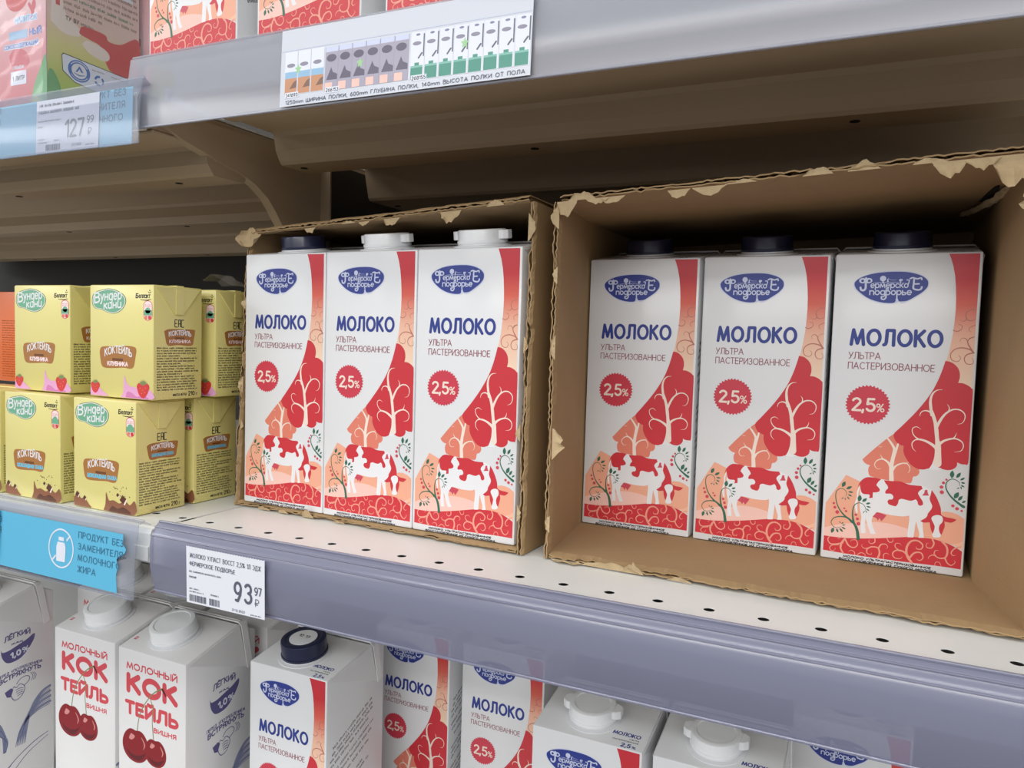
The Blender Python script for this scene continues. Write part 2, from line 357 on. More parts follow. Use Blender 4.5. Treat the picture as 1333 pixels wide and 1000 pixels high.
MILK_ART = [('f','band',0,[(56.1,174.0),(57.1,171.1),(58.3,167.2),(59.4,162.1),(60.1,156.2),(60.5,150.4),(60.7,144.0),(60.5,137.5),(60.1,131.0),(59.3,124.4),(58.3,118.5),(57.5,115.5),(57.5,108.6),(64.7,103.0),(72.5,102.0),(71.8,116.3),(71.8,125.4),(71.3,146.5),(71.5,159.9),(71.4,173.5)]),('s','curl',0,[(71.2,143.7,0.24),(68.5,144.0,0.42),(66.0,142.7,0.49),(65.6,140.4,0.55),(66.8,138.3,0.49),(69.1,138.3,0.3),(70.3,139.5,0.18)]),('s','curl',0,[(66.0,138.9,0.49),(65.0,137.8,0.36),(63.5,138.0,0.18),(62.5,138.8,0.12)]),('s','curl',0,[(68.2,144.0,0.3),(67.5,145.9,0.24),(68.2,147.8,0.12)]),('s','curl',0,[(60.1,132.9,0.42),(62.1,132.3,0.49),(64.0,133.6,0.36),(63.9,135.6,0.3),(62.2,136.1,0.18)]),('s','curl',0,[(71.7,135.7,0.36),(69.5,135.4,0.36),(67.6,134.3,0.3),(67.6,132.7,0.24),(68.6,132.1,0.12)]),('s','curl',0,[(71.3,121.1,0.97),(68.6,122.7,0.73),(64.6,123.6,0.61),(61.3,122.5,0.55),(59.6,119.8,0.49),(60.5,116.9,0.42),(63.1,116.2,0.36),(64.4,118.0,0.3),(63.3,119.6,0.18)]),('s','curl',0,[(69.4,122.4,0.73),(67.6,125.3,0.61),(66.6,128.2,0.42),(64.6,128.8,0.3),(63.6,127.1,0.18),(64.4,126.5,0.12)]),('s','curl',0,[(67.2,127.2,0.36),(68.2,128.8,0.49),(71.0,129.5,0.36)]),('s','curl',0,[(70.3,121.1,0.73),(67.3,120.1,0.61),(66.1,117.8,0.49),(67.3,115.2,0.42),(70.1,115.3,0.36),(70.6,117.6,0.24),(69.4,118.3,0.12)]),('f','salmon',0,[(34.7,74.9),(31.4,72.0),(25.5,65.9),(19.5,59.1),(20.5,57.6),(22.0,56.6),(23.6,56.2),(22.9,54.4),(22.9,52.6),(23.3,51.0),(24.3,50.0),(29.6,48.8),(36.5,48.5),(43.4,48.1),(44.9,49.3),(45.4,51.9),(47.1,52.6),(48.3,54.5),(48.2,56.8),(49.9,59.8),(44.1,67.4),(40.3,72.2)]),('f','peach',0,[(1.4,12.2),(1.6,17.6),(1.6,32.0),(5.5,38.9),(11.6,49.4),(14.7,48.2),(19.1,46.3),(27.1,40.8),(44.5,32.3),(45.3,22.1),(45.3,17.1),(13.3,12.5)]),('f','pinkl',0,[(1.4,12.7),(1.4,17.6),(6.5,19.6),(12.7,21.4),(17.0,22.2),(21.7,22.4),(27.0,24.2),(31.6,24.5),(36.3,24.3),(40.9,23.5),(45.0,22.4),(48.8,20.2),(50.9,18.1),(13.3,12.5)]),('f','peach',0,[(48.1,27.6),(51.0,28.0),(58.2,34.0),(62.1,34.7),(64.7,34.7),(67.8,33.8),(70.9,31.9),(71.7,17.9),(67.4,16.8),(63.1,17.5),(52.4,18.6),(47.5,17.9)]),('f','hilll',0,[(65.7,17.1),(68.7,18.3),(71.6,19.8),(71.4,14.6),(67.9,16.4)]),('f','red',0,[(1.6,13.0),(5.6,12.9),(11.7,13.0),(20.6,13.9),(30.5,15.5),(38.6,17.1),(44.2,18.2),(48.1,18.7),(53.1,18.9),(57.6,18.8),(63.1,17.6),(67.0,16.2),(70.8,14.1),(70.7,4.3),(58.9,4.4),(39.2,4.0),(18.7,4.0),(1.5,4.5)]),('f','red',0,[(57.4,116.3),(60.2,115.7),(62.9,113.5),(64.3,110.8),(64.6,107.6),(64.0,104.8),(66.1,104.7),(68.5,103.7),(70.3,102.2),(71.2,100.5),(71.4,87.8),(71.5,73.0),(71.5,62.3),(69.5,61.3),(67.4,61.4),(65.9,62.1),(65.8,60.0),(64.2,58.2),(61.8,57.4),(59.2,57.7),(57.4,58.4),(52.7,57.4),(50.1,56.5),(46.9,56.8),(43.7,58.8),(41.0,62.5),(39.9,65.5),(39.9,68.6),(37.2,69.5),(35.3,71.8),(34.7,74.9),(37.8,78.8),(43.3,85.7),(47.8,92.1),(51.8,99.1),(54.5,105.7),(56.3,111.7)]),('f','white',0,[(52.5,56.8),(53.9,59.4),(54.8,62.7),(55.1,66.3),(54.8,70.3),(57.6,70.5),(58.1,66.1),(57.9,62.0),(57.2,58.4),(57.9,57.0)]),('s','cream',0,[(56.7,60.4,3.82),(56.6,66.4,3.0),(56.4,70.4,2.73),(55.8,73.9,1.91),(55.2,78.4,2.0),(54.5,82.4,1.73),(53.3,86.3,1.64),(52.1,89.2,1.55)]),('s','cream',0,[(52.5,86.6,1.36),(51.8,91.1,1.46),(51.5,94.3,1.27),(51.9,97.1,1.0),(52.9,99.1,0.73),(54.6,100.4,0.45),(56.9,100.7,0.14)]),('s','cream',0,[(52.7,86.6,1.0),(51.5,88.3,0.82),(49.7,88.9,0.64),(47.8,88.3,0.45),(46.9,86.7,0.32),(47.0,85.6,0.09)]),('s','cream',0,[(55.1,79.7,1.36),(56.2,82.8,1.36),(58.0,86.4,1.18),(60.0,88.8,0.91),(62.7,90.4,0.73),(65.7,90.3,0.64),(67.9,88.3,0.55),(68.1,85.6,0.41),(66.9,83.3,0.27),(64.8,82.6,0.09)]),('s','cream',0,[(60.0,88.6,0.82),(60.6,90.1,0.59),(60.4,91.8,0.36),(59.4,93.1,0.09)]),('s','cream',0,[(56.7,67.4,1.82),(54.6,69.8,1.55),(51.0,72.0,1.18),(47.4,72.9,0.91),(45.2,72.3,0.55),(43.9,70.5,0.45),(44.3,67.9,0.32),(46.0,66.0,0.09)]),('s','cream',0,[(47.8,72.7,0.73),(45.5,73.9,0.55),(43.9,76.1,0.41),(43.7,78.6,0.36),(45.7,79.7,0.32),(47.9,78.5,0.09)]),('s','cream',0,[(56.9,71.0,1.55),(58.8,72.9,1.18),(61.7,74.3,0.91),(64.7,74.7,0.73),(67.4,73.3,0.59),(68.3,70.9,0.45),(67.2,68.3,0.32),(64.2,67.5,0.09)]),('s','cream',0,[(63.0,74.5,0.64),(64.2,76.0,0.45),(64.7,78.0,0.09)]),('s','cream',0,[(34.9,48.0,2.36),(34.4,56.3,2.09),(34.8,60.4,1.91),(35.4,65.1,1.64),(35.1,67.2,1.36),(33.3,70.1,1.09),(31.6,72.2,0.82)]),('s','cream',0,[(35.0,60.5,1.36),(36.1,65.2,1.18),(37.0,69.3,1.0)]),('s','cream',0,[(34.4,55.2,1.36),(32.8,58.5,1.09),(29.9,60.3,0.73),(27.0,59.2,0.5),(25.9,56.8,0.36),(27.2,54.7,0.27),(29.5,54.9,0.09)]),('s','cream',0,[(30.2,60.2,0.64),(29.3,61.3,0.41),(28.4,62.9,0.09)]),('s','cream',0,[(34.9,54.2,1.36),(36.5,57.0,0.91),(39.2,58.7,0.68),(41.9,59.0,0.5),(43.4,57.1,0.36),(43.5,55.1,0.27),(42.6,53.7,0.09)]),('s','cream',0,[(41.0,58.8,0.41),(42.7,59.9,0.14)]),('s','cream',0,[(27.3,67.3,0.14),(28.4,67.0,0.23),(29.3,67.3,0.09)]),('s','white',0,[(18.9,43.3,0.64),(18.1,40.3,0.82),(18.1,37.1,0.73),(17.6,33.4,1.36),(18.1,29.2,1.0),(18.4,27.9,0.18)]),('f','white',0,[(19.4,44.4),(20.2,47.4),(22.9,49.3),(25.7,49.4),(30.4,48.9),(35.0,48.5),(39.5,48.7),(44.6,47.4),(50.0,47.5),(52.2,46.6),(54.9,45.7),(57.1,42.5),(58.8,38.1),(60.2,33.2),(60.1,31.9),(57.6,29.3),(54.2,27.6),(51.3,27.2),(51.8,22.9),(52.5,18.9),(49.8,18.6),(50.1,20.9),(48.8,25.1),(48.2,27.7),(47.6,22.9),(47.3,18.4),(44.5,18.1),(44.3,19.8),(44.6,24.6),(44.8,27.7),(44.6,30.3),(42.4,29.5),(39.7,29.3),(36.0,29.3),(32.8,29.7),(28.8,30.2),(26.8,27.5),(26.1,24.8),(26.9,21.2),(28.6,17.7),(26.0,17.3),(24.7,20.4),(22.8,26.0),(22.9,21.8),(23.4,17.3),(20.9,17.0),(20.5,22.0),(20.7,26.3),(19.7,31.0),(19.3,37.3)]),('f','red',0,[(17.9,42.7),(18.8,45.7),(20.4,47.9),(22.7,49.3),(26.2,49.4),(29.7,48.9),(28.2,47.1),(27.4,45.3),(29.2,43.3),(29.1,41.9),(27.5,41.2),(25.9,41.0),(25.9,37.9),(24.1,37.5),(24.4,39.2),(23.6,39.6),(21.5,39.5),(20.1,40.3),(19.4,42.6),(19.1,44.9)]),('f','red',0,[(31.1,48.5),(35.0,48.5),(39.5,48.7),(44.1,47.4),(49.7,47.4),(50.4,45.9),(49.0,44.6),(48.3,43.1),(49.5,40.9),(50.8,38.8),(51.0,37.2),(49.9,36.4),(48.7,36.9),(48.2,38.7),(47.3,39.7),(45.1,38.6),(42.6,38.8),(40.5,39.1),(39.1,38.3),(38.8,36.3),(37.8,34.7),(36.2,34.7),(34.3,35.3),(33.5,36.7),(34.2,37.9),(35.8,38.3),(36.3,39.7),(35.6,40.9),(34.5,41.3),(32.6,41.1),(32.0,41.8),(32.6,43.3),(33.4,44.3),(32.9,45.8),(31.9,47.0)]),('f','red',0,[(54.7,45.8),(56.6,43.2),(58.3,39.8),(59.6,36.2),(60.2,32.7),(62.7,31.7),(64.9,31.5),(67.3,31.1),(66.3,29.9),(64.6,29.0),(61.7,29.3),(62.0,26.8),(61.4,24.2),(60.6,21.8),(59.0,20.2),(56.9,21.3),(55.4,24.4),(54.8,27.8),(51.9,27.3),(50.2,28.0),(52.5,29.9),(53.4,31.3),(53.6,32.6),(55.1,35.2),(55.4,37.2),(54.4,39.4),(54.0,41.1),(54.4,43.2)]),('f','white',0,[(55.5,29.8),(55.8,31.1),(57.0,32.0),(58.7,32.4),(60.3,31.9),(60.9,30.5),(60.7,28.7),(59.6,27.0),(59.3,24.9),(59.8,22.9),(60.5,21.6),(59.8,20.3),(57.2,19.8),(56.3,20.9),(56.9,23.1),(57.3,25.7),(56.6,27.6)]),('f','pinkr',0,[(51.5,45.4),(52.7,45.6),(52.9,44.1),(53.6,42.5),(50.2,42.1),(51.1,43.5)]),('f','pinkr',0,[(28.3,30.0),(30.9,29.7),(33.4,28.9),(32.2,26.9),(30.9,25.2),(30.0,26.9),(29.2,25.3),(28.3,26.6),(26.4,27.2)]),('s','green',0,[(19.7,13.6,1.73),(18.9,18.3,1.55),(17.5,21.5,1.36),(15.2,23.7,1.09),(12.0,25.9,0.91),(9.2,29.1,0.68),(7.4,32.9,0.55),(6.7,37.1,0.45),(7.3,39.9,0.41),(9.5,41.4,0.36),(11.8,40.3,0.32),(12.4,38.3,0.23),(11.7,36.9,0.09)]),('s','green',0,[(17.2,21.8,1.18),(16.3,25.4,0.91),(16.1,29.6,0.64),(16.9,32.7,0.5),(19.0,34.2,0.41),(21.4,33.5,0.32),(22.6,31.5,0.23),(22.5,30.1,0.09)]),('s','green',0,[(16.0,22.7,1.18),(13.5,24.8,0.82),(10.6,25.2,0.64),(7.2,24.4,0.55),(5.3,22.4,0.45),(5.2,20.5,0.36),(6.5,18.8,0.32),(8.7,18.4,0.27),(10.6,19.6,0.14)]),('l','green',2.0,[(9.9,42.2),(11.4,45.7)]),('l','green',1.55,[(12.0,41.3),(15.1,43.2)]),('l','green',1.0,[(13.1,39.9),(15.9,39.8)]),('l','green',0.91,[(13.1,38.4),(15.3,37.4)]),('l','green',0.73,[(12.7,37.0),(14.2,35.5)]),('l','green',0.55,[(11.7,36.3),(11.9,34.8)]),('l','green',0.55,[(11.0,36.4),(9.8,35.3)]),('l','green',2.27,[(19.1,34.9),(19.5,38.8)]),('l','green',1.64,[(20.7,35.0),(23.1,37.3)]),('l','green',1.18,[(22.6,34.0),(25.0,34.9)]),('l','green',0.91,[(22.9,32.7),(25.4,32.3)]),('l','green',0.73,[(22.8,31.4),(24.7,30.2)]),('l','green',0.55,[(22.7,30.4),(23.4,28.9)]),('l','green',0.45,[(22.3,30.1),(21.3,28.4)]),('l','green',1.82,[(6.5,18.3),(5.5,14.9)]),('l','green',1.18,[(8.1,18.0),(9.0,15.6)]),('l','green',1.09,[(9.6,18.4),(11.6,16.3)]),('l','green',0.91,[(10.6,19.2),(13.0,18.1)]),('l','green',0.73,[(10.9,20.2),(12.7,20.7)]),('l','green',0.64,[(10.5,20.9),(11.6,22.1)]),('l','green',0.45,[(10.2,21.2),(9.3,22.4)]),('c','berry',0,[(5.9,32.4,1.36),(6.6,30.1,1.64),(8.0,27.5,2.09),(11.6,30.1,1.0),(12.6,28.6,1.27),(17.8,27.2,1.46),(18.7,24.9,1.64),(19.4,22.2,2.09)]),('s','green',0,[(71.0,38.4,1.55),(68.3,39.6,1.18),(65.1,42.1,0.91),(62.6,45.1,0.73),(61.3,48.3,0.59),(61.8,51.1,0.5),(63.7,52.7,0.41),(65.8,52.5,0.36),(67.5,51.2,0.27),(67.9,49.5,0.14)]),('l','green',2.18,[(63.9,53.2),(63.9,57.5)]),('l','green',1.64,[(66.0,53.6),(67.9,56.8)]),('l','green',1.09,[(67.8,52.5),(70.0,54.2)]),('l','green',1.0,[(68.3,51.3),(70.3,51.2)]),('l','green',0.82,[(68.3,50.0),(70.1,49.0)]),('l','green',0.64,[(68.3,49.3),(68.7,47.7)]),('l','green',0.55,[(67.7,48.6),(66.5,47.7)]),('l','green',2.27,[(65.6,42.3),(67.5,46.1)]),('l','green',1.55,[(67.5,41.4),(69.4,44.3)]),('l','green',1.09,[(69.3,40.4),(71.1,41.8)]),('c','berry',0,[(61.4,52.2,1.18),(60.1,50.3,1.55),(59.3,47.9,1.82),(59.6,45.1,2.09),(65.2,38.3,1.64),(67.2,37.0,1.82),(69.4,36.1,1.18)]),('s','salmonl',0,[(11.0,7.9,0.8),(11.2,10.0,1.02),(13.0,12.9,1.02)]),('s','salmonl',0,[(12.4,4.1,0.91),(10.9,6.6,0.91),(10.9,9.3,1.02),(12.6,12.2,0.91)]),('s','salmonl',0,[(11.8,10.1,0.8),(8.2,8.9,0.68),(5.1,8.8,0.63),(3.8,11.0,0.57),(4.6,12.8,0.45)]),('s','salmonl',0,[(9.4,8.7,0.68),(6.1,7.9,0.51),(5.0,6.1,0.45),(6.3,4.7,0.34),(8.0,5.8,0.23),(7.8,6.8,0.11)]),('s','salmonl',0,[(13.2,11.9,0.91),(14.9,9.1,0.8),(17.6,8.2,0.68),(19.5,10.1,0.57),(18.6,12.7,0.45),(16.2,12.3,0.28),(16.1,11.3,0.11)]),('s','salmonl',0,[(9.0,12.0,0.17),(10.2,12.7,0.23),(11.0,14.0,0.23)]),('s','salmonl',0,[(18.4,4.3,0.51),(18.0,5.9,0.45),(16.2,6.4,0.34),(14.9,5.4,0.11)]),('s','salmonl',0,[(19.6,4.4,0.45),(21.6,5.9,0.45),(23.5,5.3,0.4),(23.8,4.2,0.28)]),('s','salmonl',0,[(28.2,15.1,0.63),(28.3,13.0,0.57),(26.6,11.8,0.45),(25.1,12.9,0.28),(25.9,14.0,0.11)]),('s','salmonl',0,[(34.3,16.0,0.45),(35.6,14.0,0.51),(37.3,14.6,0.4),(37.3,16.2,0.23)]),('s','salmonl',0,[(30.3,4.0,1.02),(31.0,7.1,0.91),(30.0,9.9,0.8),(26.7,10.0,0.74),(24.5,8.1,0.63),(24.9,5.9,0.51),(26.9,5.8,0.34),(26.9,6.8,0.11)]),('s','salmonl',0,[(25.6,9.3,0.68),(23.3,8.6,0.45),(21.7,9.8,0.28),(22.2,11.0,0.11)]),('s','salmonl',0,[(30.3,9.6,0.8),(31.6,12.1,0.68),(33.9,12.5,0.51),(35.0,11.0,0.28),(34.0,10.0,0.11)]),('s','salmonl',0,[(33.2,4.1,0.45),(33.2,6.7,0.45),(34.7,7.6,0.34),(35.9,6.8,0.11)]),('s','salmonl',0,[(47.2,4.2,1.36),(44.8,7.8,1.25),(44.3,11.9,1.14),(46.0,15.8,0.97),(49.3,16.9,0.85),(52.0,15.0,0.74),(51.5,12.6,0.57),(49.3,12.3,0.4),(49.0,13.6,0.11)]),('s','salmonl',0,[(45.3,7.5,1.02),(42.9,9.8,0.85),(39.5,10.0,0.74),(37.6,8.0,0.63),(38.6,5.7,0.51),(41.5,5.6,0.4),(42.6,7.1,0.11)]),('s','salmonl',0,[(41.2,9.9,0.74),(38.9,11.5,0.51),(38.7,13.5,0.4),(40.7,14.1,0.28),(41.7,13.0,0.11)]),('s','salmonl',0,[(46.2,7.0,1.02),(48.3,9.9,0.85),(51.4,10.4,0.68),(52.6,7.9,0.57),(51.1,6.1,0.4),(49.3,6.8,0.11)]),('s','salmonl',0,[(56.5,18.8,0.8),(57.4,16.4,0.8),(56.2,13.8,0.63),(54.0,14.0,0.45),(53.9,15.9,0.28),(55.0,16.3,0.11)]),('s','salmonl',0,[(61.2,18.2,1.14),(63.5,15.6,1.02),(64.0,12.2,0.97),(63.0,9.5,0.8),(60.3,8.9,0.68),(58.0,10.3,0.57),(58.2,12.6,0.4),(60.1,13.0,0.11)]),('s','salmonl',0,[(58.6,10.1,0.63),(56.4,9.8,0.45),(55.1,8.2,0.23),(55.5,7.6,0.11)]),('s','salmonl',0,[(63.0,9.3,0.85),(64.3,6.8,0.68),(66.2,5.8,0.51),(67.9,7.6,0.34),(67.4,8.8,0.11)]),('s','salmonl',0,[(70.5,16.6,0.68),(67.3,15.2,0.68),(65.8,12.7,0.57),(66.8,11.2,0.4),(68.1,11.8,0.11)]),('s','salmonl',0,[(58.4,4.6,0.34),(58.8,6.3,0.34),(60.5,6.5,0.34),(61.4,4.7,0.28)]),('f','ring',0,[(9.9,157.6),(10.7,159.7),(13.4,161.7),(18.2,163.6),(23.9,164.6),(30.0,164.9),(36.1,164.6),(40.8,163.7),(44.4,162.2),(46.9,159.9),(47.4,157.5),(46.8,155.3),(44.6,152.8),(41.2,150.2),(37.3,148.0),(34.7,147.0),(32.9,148.0),(31.0,146.9),(26.2,146.8),(21.4,147.8),(16.8,149.9),(13.1,152.6),(10.7,155.1)]),('f','blue',0,[(10.4,157.6),(11.0,159.4),(13.7,161.4),(18.2,163.1),(24.0,164.1),(30.1,164.4),(36.1,164.2),(40.4,163.3),(44.1,161.8),(46.5,159.7),(47.0,157.5),(46.4,155.5),(44.3,153.1),(40.8,150.6),(37.3,148.5),(33.9,148.1),(33.1,148.5),(32.7,149.5),(31.5,149.5),(31.6,148.5),(30.6,147.3),(26.2,147.3),(21.3,148.4),(17.1,150.3),(13.5,153.0),(11.3,155.3)]),('c','ring',0,[(24.8,160.7,3.14),(33.5,159.7,1.5),(34.1,159.9,1.02)]),('s','ring',0,[(24.9,159.7,0.75),(24.9,158.2,0.75)]),('s','ring',0,[(27.2,160.3,0.55),(27.2,159.0,0.75)]),('s','ring',0,[(33.5,159.4,0.41),(33.6,158.3,0.48)]),('s','ring',0,[(19.8,158.4,0.1),(22.9,158.6,0.2),(30.3,158.7,0.17),(36.1,158.3,0.07)]),('s','ring',0,[(27.2,161.1,0.1),(28.6,160.0,0.17),(31.6,159.8,0.1)]),('s','ring',0,[(32.1,152.1,0.68),(32.2,149.1,0.75),(32.2,147.8,1.02)])]
# ---------------------------------------------------------------- one litre carton with a sloping top
CW, CD, CH = 72.0, 70.0, 174.5
RY, RZ, BZ = 51.0, 8.5, 3.0           # ridge depth, ridge rise, back rise
def edge_body(name, m, parent):
    bm = bmesh.new(); s = .001
    P = [(0,0), (CD,0), (CD,CH+BZ), (RY,CH+RZ), (0,CH)]
    a = [bm.verts.new((0, y*s, z*s)) for y, z in P]; b = [bm.verts.new((CW*s, y*s, z*s)) for y, z in P]
    for i in range(5): bm.faces.new((a[i], b[i], b[(i+1) % 5], a[(i+1) % 5]))
    bm.faces.new(a); bm.faces.new(b[::-1])
    bevel(bm, .0011, 2)
    o = obj(name, bm, m, parent, smooth=True)
    return o
def edge_ears(m, parent):
    for sx in (0, 1):
        bm = bmesh.new(); s = .001
        P = [(1.5, CH-1.5), (CD-10, CH-23), (RY+1, CH+RZ-1.0)]
        x0, x1 = (CW*s, CW*s+.0007) if sx else (-.0007, 0)
        a = [bm.verts.new((x0, y*s, z*s)) for y, z in P]; b = [bm.verts.new((x1, y*s, z*s)) for y, z in P]
        for i in range(3): bm.faces.new((a[i], a[(i+1) % 3], b[(i+1) % 3], b[i]))
        bm.faces.new(a); bm.faces.new(b)
        bevel(bm, .0002, 1)
        obj('folded_ear', bm, m, parent)
def edge_seam(m, parent):
    """the welded fin lies back along the ridge and runs down the rear edge of both ears"""
    bm = bmesh.new(); s = .001
    path = [(-.9, CD-10, CH-24), (-.9, RY+2, CH+RZ-2), (1.2, RY+1, CH+RZ+.6), (CW-1.2, RY+1, CH+RZ+.6), (CW+.9, RY+2, CH+RZ-2), (CW+.9, CD-10, CH-24)]
    rows = []
    for i, (x, y, z) in enumerate(path):
        side = i in (0, 1, 4, 5)
        off = (0, 5.5, 2.2) if side else (0, 7.0, -1.2)
        th = (.8*(-1 if i < 3 else 1), 0, 0) if side else (0, .2, 1.0)
        p = Vector((x, y, z)); q = p + Vector(off); t = Vector(th)
        rows.append([bm.verts.new(v*s) for v in (p, q, q+t, p+t)])
    for a, b in zip(rows, rows[1:]):
        for i in range(4): bm.faces.new((a[i], a[(i+1) % 4], b[(i+1) % 4], b[i]))
    bm.faces.new(rows[0][::-1]); bm.faces.new(rows[-1])
    obj('top_seam', bm, m, parent, smooth=True)
    bm = bmesh.new()      # the crimp line on the fin
    rows = []
    for x in (2, 24, 48, CW-2):
        rows.append([bm.verts.new(Vector(v)*s) for v in ((x, RY+3.6, CH+RZ+1.2), (x, RY+4.3, CH+RZ+1.7), (x, RY+5.0, CH+RZ+.9))])
    for a, b in zip(rows, rows[1:]):
        for i in range(3): bm.faces.new((a[i], a[(i+1) % 3], b[(i+1) % 3], b[i]))
    obj('crimp_line', bm, m, parent)
TILT = math.atan(RZ/RY)
def cap_matrix(cy=25.5, cx=33.0):
    TILT = math.atan(RZ/RY)
    return Matrix.Translation((cx*.001, cy*.001, (CH+cy*RZ/RY)*.001)) @ Matrix.Rotation(TILT, 4, 'X')
def add_cap(parent, m, wings=True, R=.0158, ht=.0125, cy=22.5, label=None, disc=None):
    M = cap_matrix(cy)
    bm = bmesh.new()
    lathe(bm, [(R+.0030, -.0002), (R+.0030, .0006), (R+.0004, .0011), (R+.0002, .0022)], 40, M)
    nk = obj('cap_neck', bm, dark_neck, parent, smooth=True)
    bm = bmesh.new()
    lathe(bm, [(R, .0022), (R, .0026), (R, ht-.0010), (R-.0004, ht-.0003), (R-.0012, ht), (R-.0034, ht), (R-.0040, ht-.0005), (.0006, ht-.0005)], 80 if not wings else 60, M, ribs=.00022, ribrange=(1, 2))
    c = obj('cap', bm, m, parent, smooth=True)
    if label: c['label'] = label
    bm = bmesh.new()
    lathe(bm, [(R+.0006, .0020), (R+.0006, .0036), (R+.0001, .0037)], 40, M)
    obj('tamper_ring', bm, m, c, smooth=True)
    if wings:
        for sx in (-1, 1):
            bm = bmesh.new()
            pr = [(R-.0012, -.0052), (R+.0016, -.0046), (R+.0042, -.0026), (R+.0042, .0026), (R+.0016, .0046), (R-.0012, .0052)]
            a = [bm.verts.new(M @ Vector((sx*x, y, .0042))) for x, y in pr]; b = [bm.verts.new(M @ Vector((sx*x, y, ht-.0008))) for x, y in pr]
            for i in range(6): bm.faces.new((a[i], a[(i+1) % 6], b[(i+1) % 6], b[i]))
            bm.faces.new(a); bm.faces.new(b); bevel(bm, .0004, 1)
            obj('cap_wing', bm, m, c)
    if disc:
        bm = bmesh.new()
        lathe(bm, [(R*.62, ht-.0005), (R*.62, ht-.0001), (.0005, ht-.0001)], 32, M)
        d = obj('cap_disc', bm, cap_white, c); d['label'] = 'pale disc on the cap top'
        A = Art(); text(A, 'black', '10 13', -5, 0, 3.2, 10, .5)
        A.build('disc_print', M @ frame((0, 0, ht), (1, 0, 0), (0, 1, 0)), d)
    return c

FRONT = frame((0, 0, 0), (1, 0, 0), (0, 0, 1))
SIDE = frame((.072, 0, 0), (0, 1, 0), (0, 0, 1))
def top_frame():
    TILT = math.atan(RZ/RY)
    return frame((0, 0, CH*.001), (1, 0, 0), (0, cos(TILT), sin(TILT)))

def milk_front_art():
    A = Art()
    for kind, k, sm, pts in MILK_ART:
        if kind == 'f':
            A.up()
            if k == 'band': pts = [(min(max(u, 0), 70.4), min(v, 173.6)) for u, v in pts]
            else: pts = [(min(max(u, 1.0), 71), v) for u, v in pts]
            A.poly(k, pts if k in ('band', 'peach') else smooth_closed(pts))
        elif kind == 's':
            if k in ('white', 'green'): A.up()
            A.stroke(k, [(min(max(p[0], 1.2), 70.2), p[1], p[2]) for p in pts], smooth=5)
        elif kind == 'c':
            A.up()
            for u, v, d in pts: A.ell(k, u, v, d/2, n=14)
        elif kind == 'l':
            (x0, y0), (x1, y1) = pts; W = sm; dx, dy = x1-x0, y1-y0; l = math.hypot(dx, dy) or 1; nx, ny = -dy/l, dx/l
            q = [(0, 0), (.25, .38), (.5, .5), (.75, .34), (1, 0), (.75, -.34), (.5, -.5), (.25, -.38)]
            A.poly(k, [(x0+dx*t+nx*W*s_, y0+dy*t+ny*W*s_) for t, s_ in q])
    A.up(2)
    return A
def ground_curl_fix(A): pass
def milk_logo(A):
    # lettering of the oval badge
    t = .62
    def st(k, pts, w=t, sm=4): A.stroke(k, pts, w, smooth=sm)
    # big F-like capital with its curl
    A.ell('ring', 14.6, 159.6, 1.9, 1.5, 14); A.ell('ring', 17.6, 159.6, 1.9, 1.5, 14)
    A.up(); A.ell('blue', 14.5, 159.5, .75, .75, 10); A.ell('blue', 17.9, 159.5, .75, .75, 10); A.up()
    st('ring', [(16.2, 161.0), (16.2, 158), (16.2, 155.4), (15.3, 154.2), (14.0, 154.5), (13.6, 155.8)], 1.05)
    text(A, 'ring', 'ермерско', 18.6, 155.4, 3.9, 19.0, .52, seg=14, track=.15)
    # final tall capital
    st('ring', [(40.1, 160.2), (40.0, 157.5), (40.0, 155.2), (42.0, 154.4), (43.6, 154.8), (44.0, 156)], .9)
    st('ring', [(38.2, 160.6), (39.6, 161.0), (41.6, 160.4), (43.4, 160.9), (43.8, 160)], .8); st('ring', [(40.2, 157.6), (42.6, 157.7)], .8)
    st('ring', [(37.4, 157.6), (37.8, 159.6), (36.6, 159.8)], .55)
    text(A, 'ring', 'подворье', 18.2, 151.5, 4.1, 21.2, .58, seg=14, track=.14)
    st('ring', [(26.6, 151.9), (26.7, 150.2), (25.8, 149.2), (24.6, 149.5), (24.5, 150.3)], .8)
def milk_text(A):
    text(A, 'navy', 'МОЛОКО', 9.5, 123.0, 10.0, 46.4, 1.8, seg=36, track=.28)
    text(A, 'maroon', 'УЛЬТРА', 9.3, 115.7, 4.0, 16.6, .40, seg=16, track=.16)
    text(A, 'maroon', 'ПАСТЕРИЗОВАННОЕ', 9.3, 110.0, 4.0, 43.4, .40, seg=16, track=.20)
    n = 36; A.up()
    pts = []
    for i in range(n*2):
        r = 11.6 if i % 2 else 10.55; a = pi*i/n; pts.append((20.6+r*cos(a), 90.2+r*.965*sin(a)))
    A.poly('badge', pts); A.up()
    text(A, 'cream', '2', 12.4, 86.2, 7.9, 5.2, 1.25, seg=24); text(A, 'cream', ',', 17.4, 86.3, 7, 1.7, 1.25); text(A, 'cream', '5', 19.6, 86.2, 7.9, 5.2, 1.25, seg=24)
    text(A, 'cream', '%', 25.0, 86.3, 5.0, 4.3, .6, seg=14)
    A.up()
    text(A, 'black', 'МОЛОКО УЛЬТРАПАСТЕРИЗОВАННОЕ', 12.1, 1.95, 1.35, 44.5, .34, slant=.25, seg=10, track=.18, cap=False)
    text(A, 'black', 'ВОССТАНОВЛЕННОЕ ИЗ СУХОГО МОЛОКА', 9.9, .25, 1.35, 49.5, .34, slant=.25, seg=10, track=.18, cap=False)
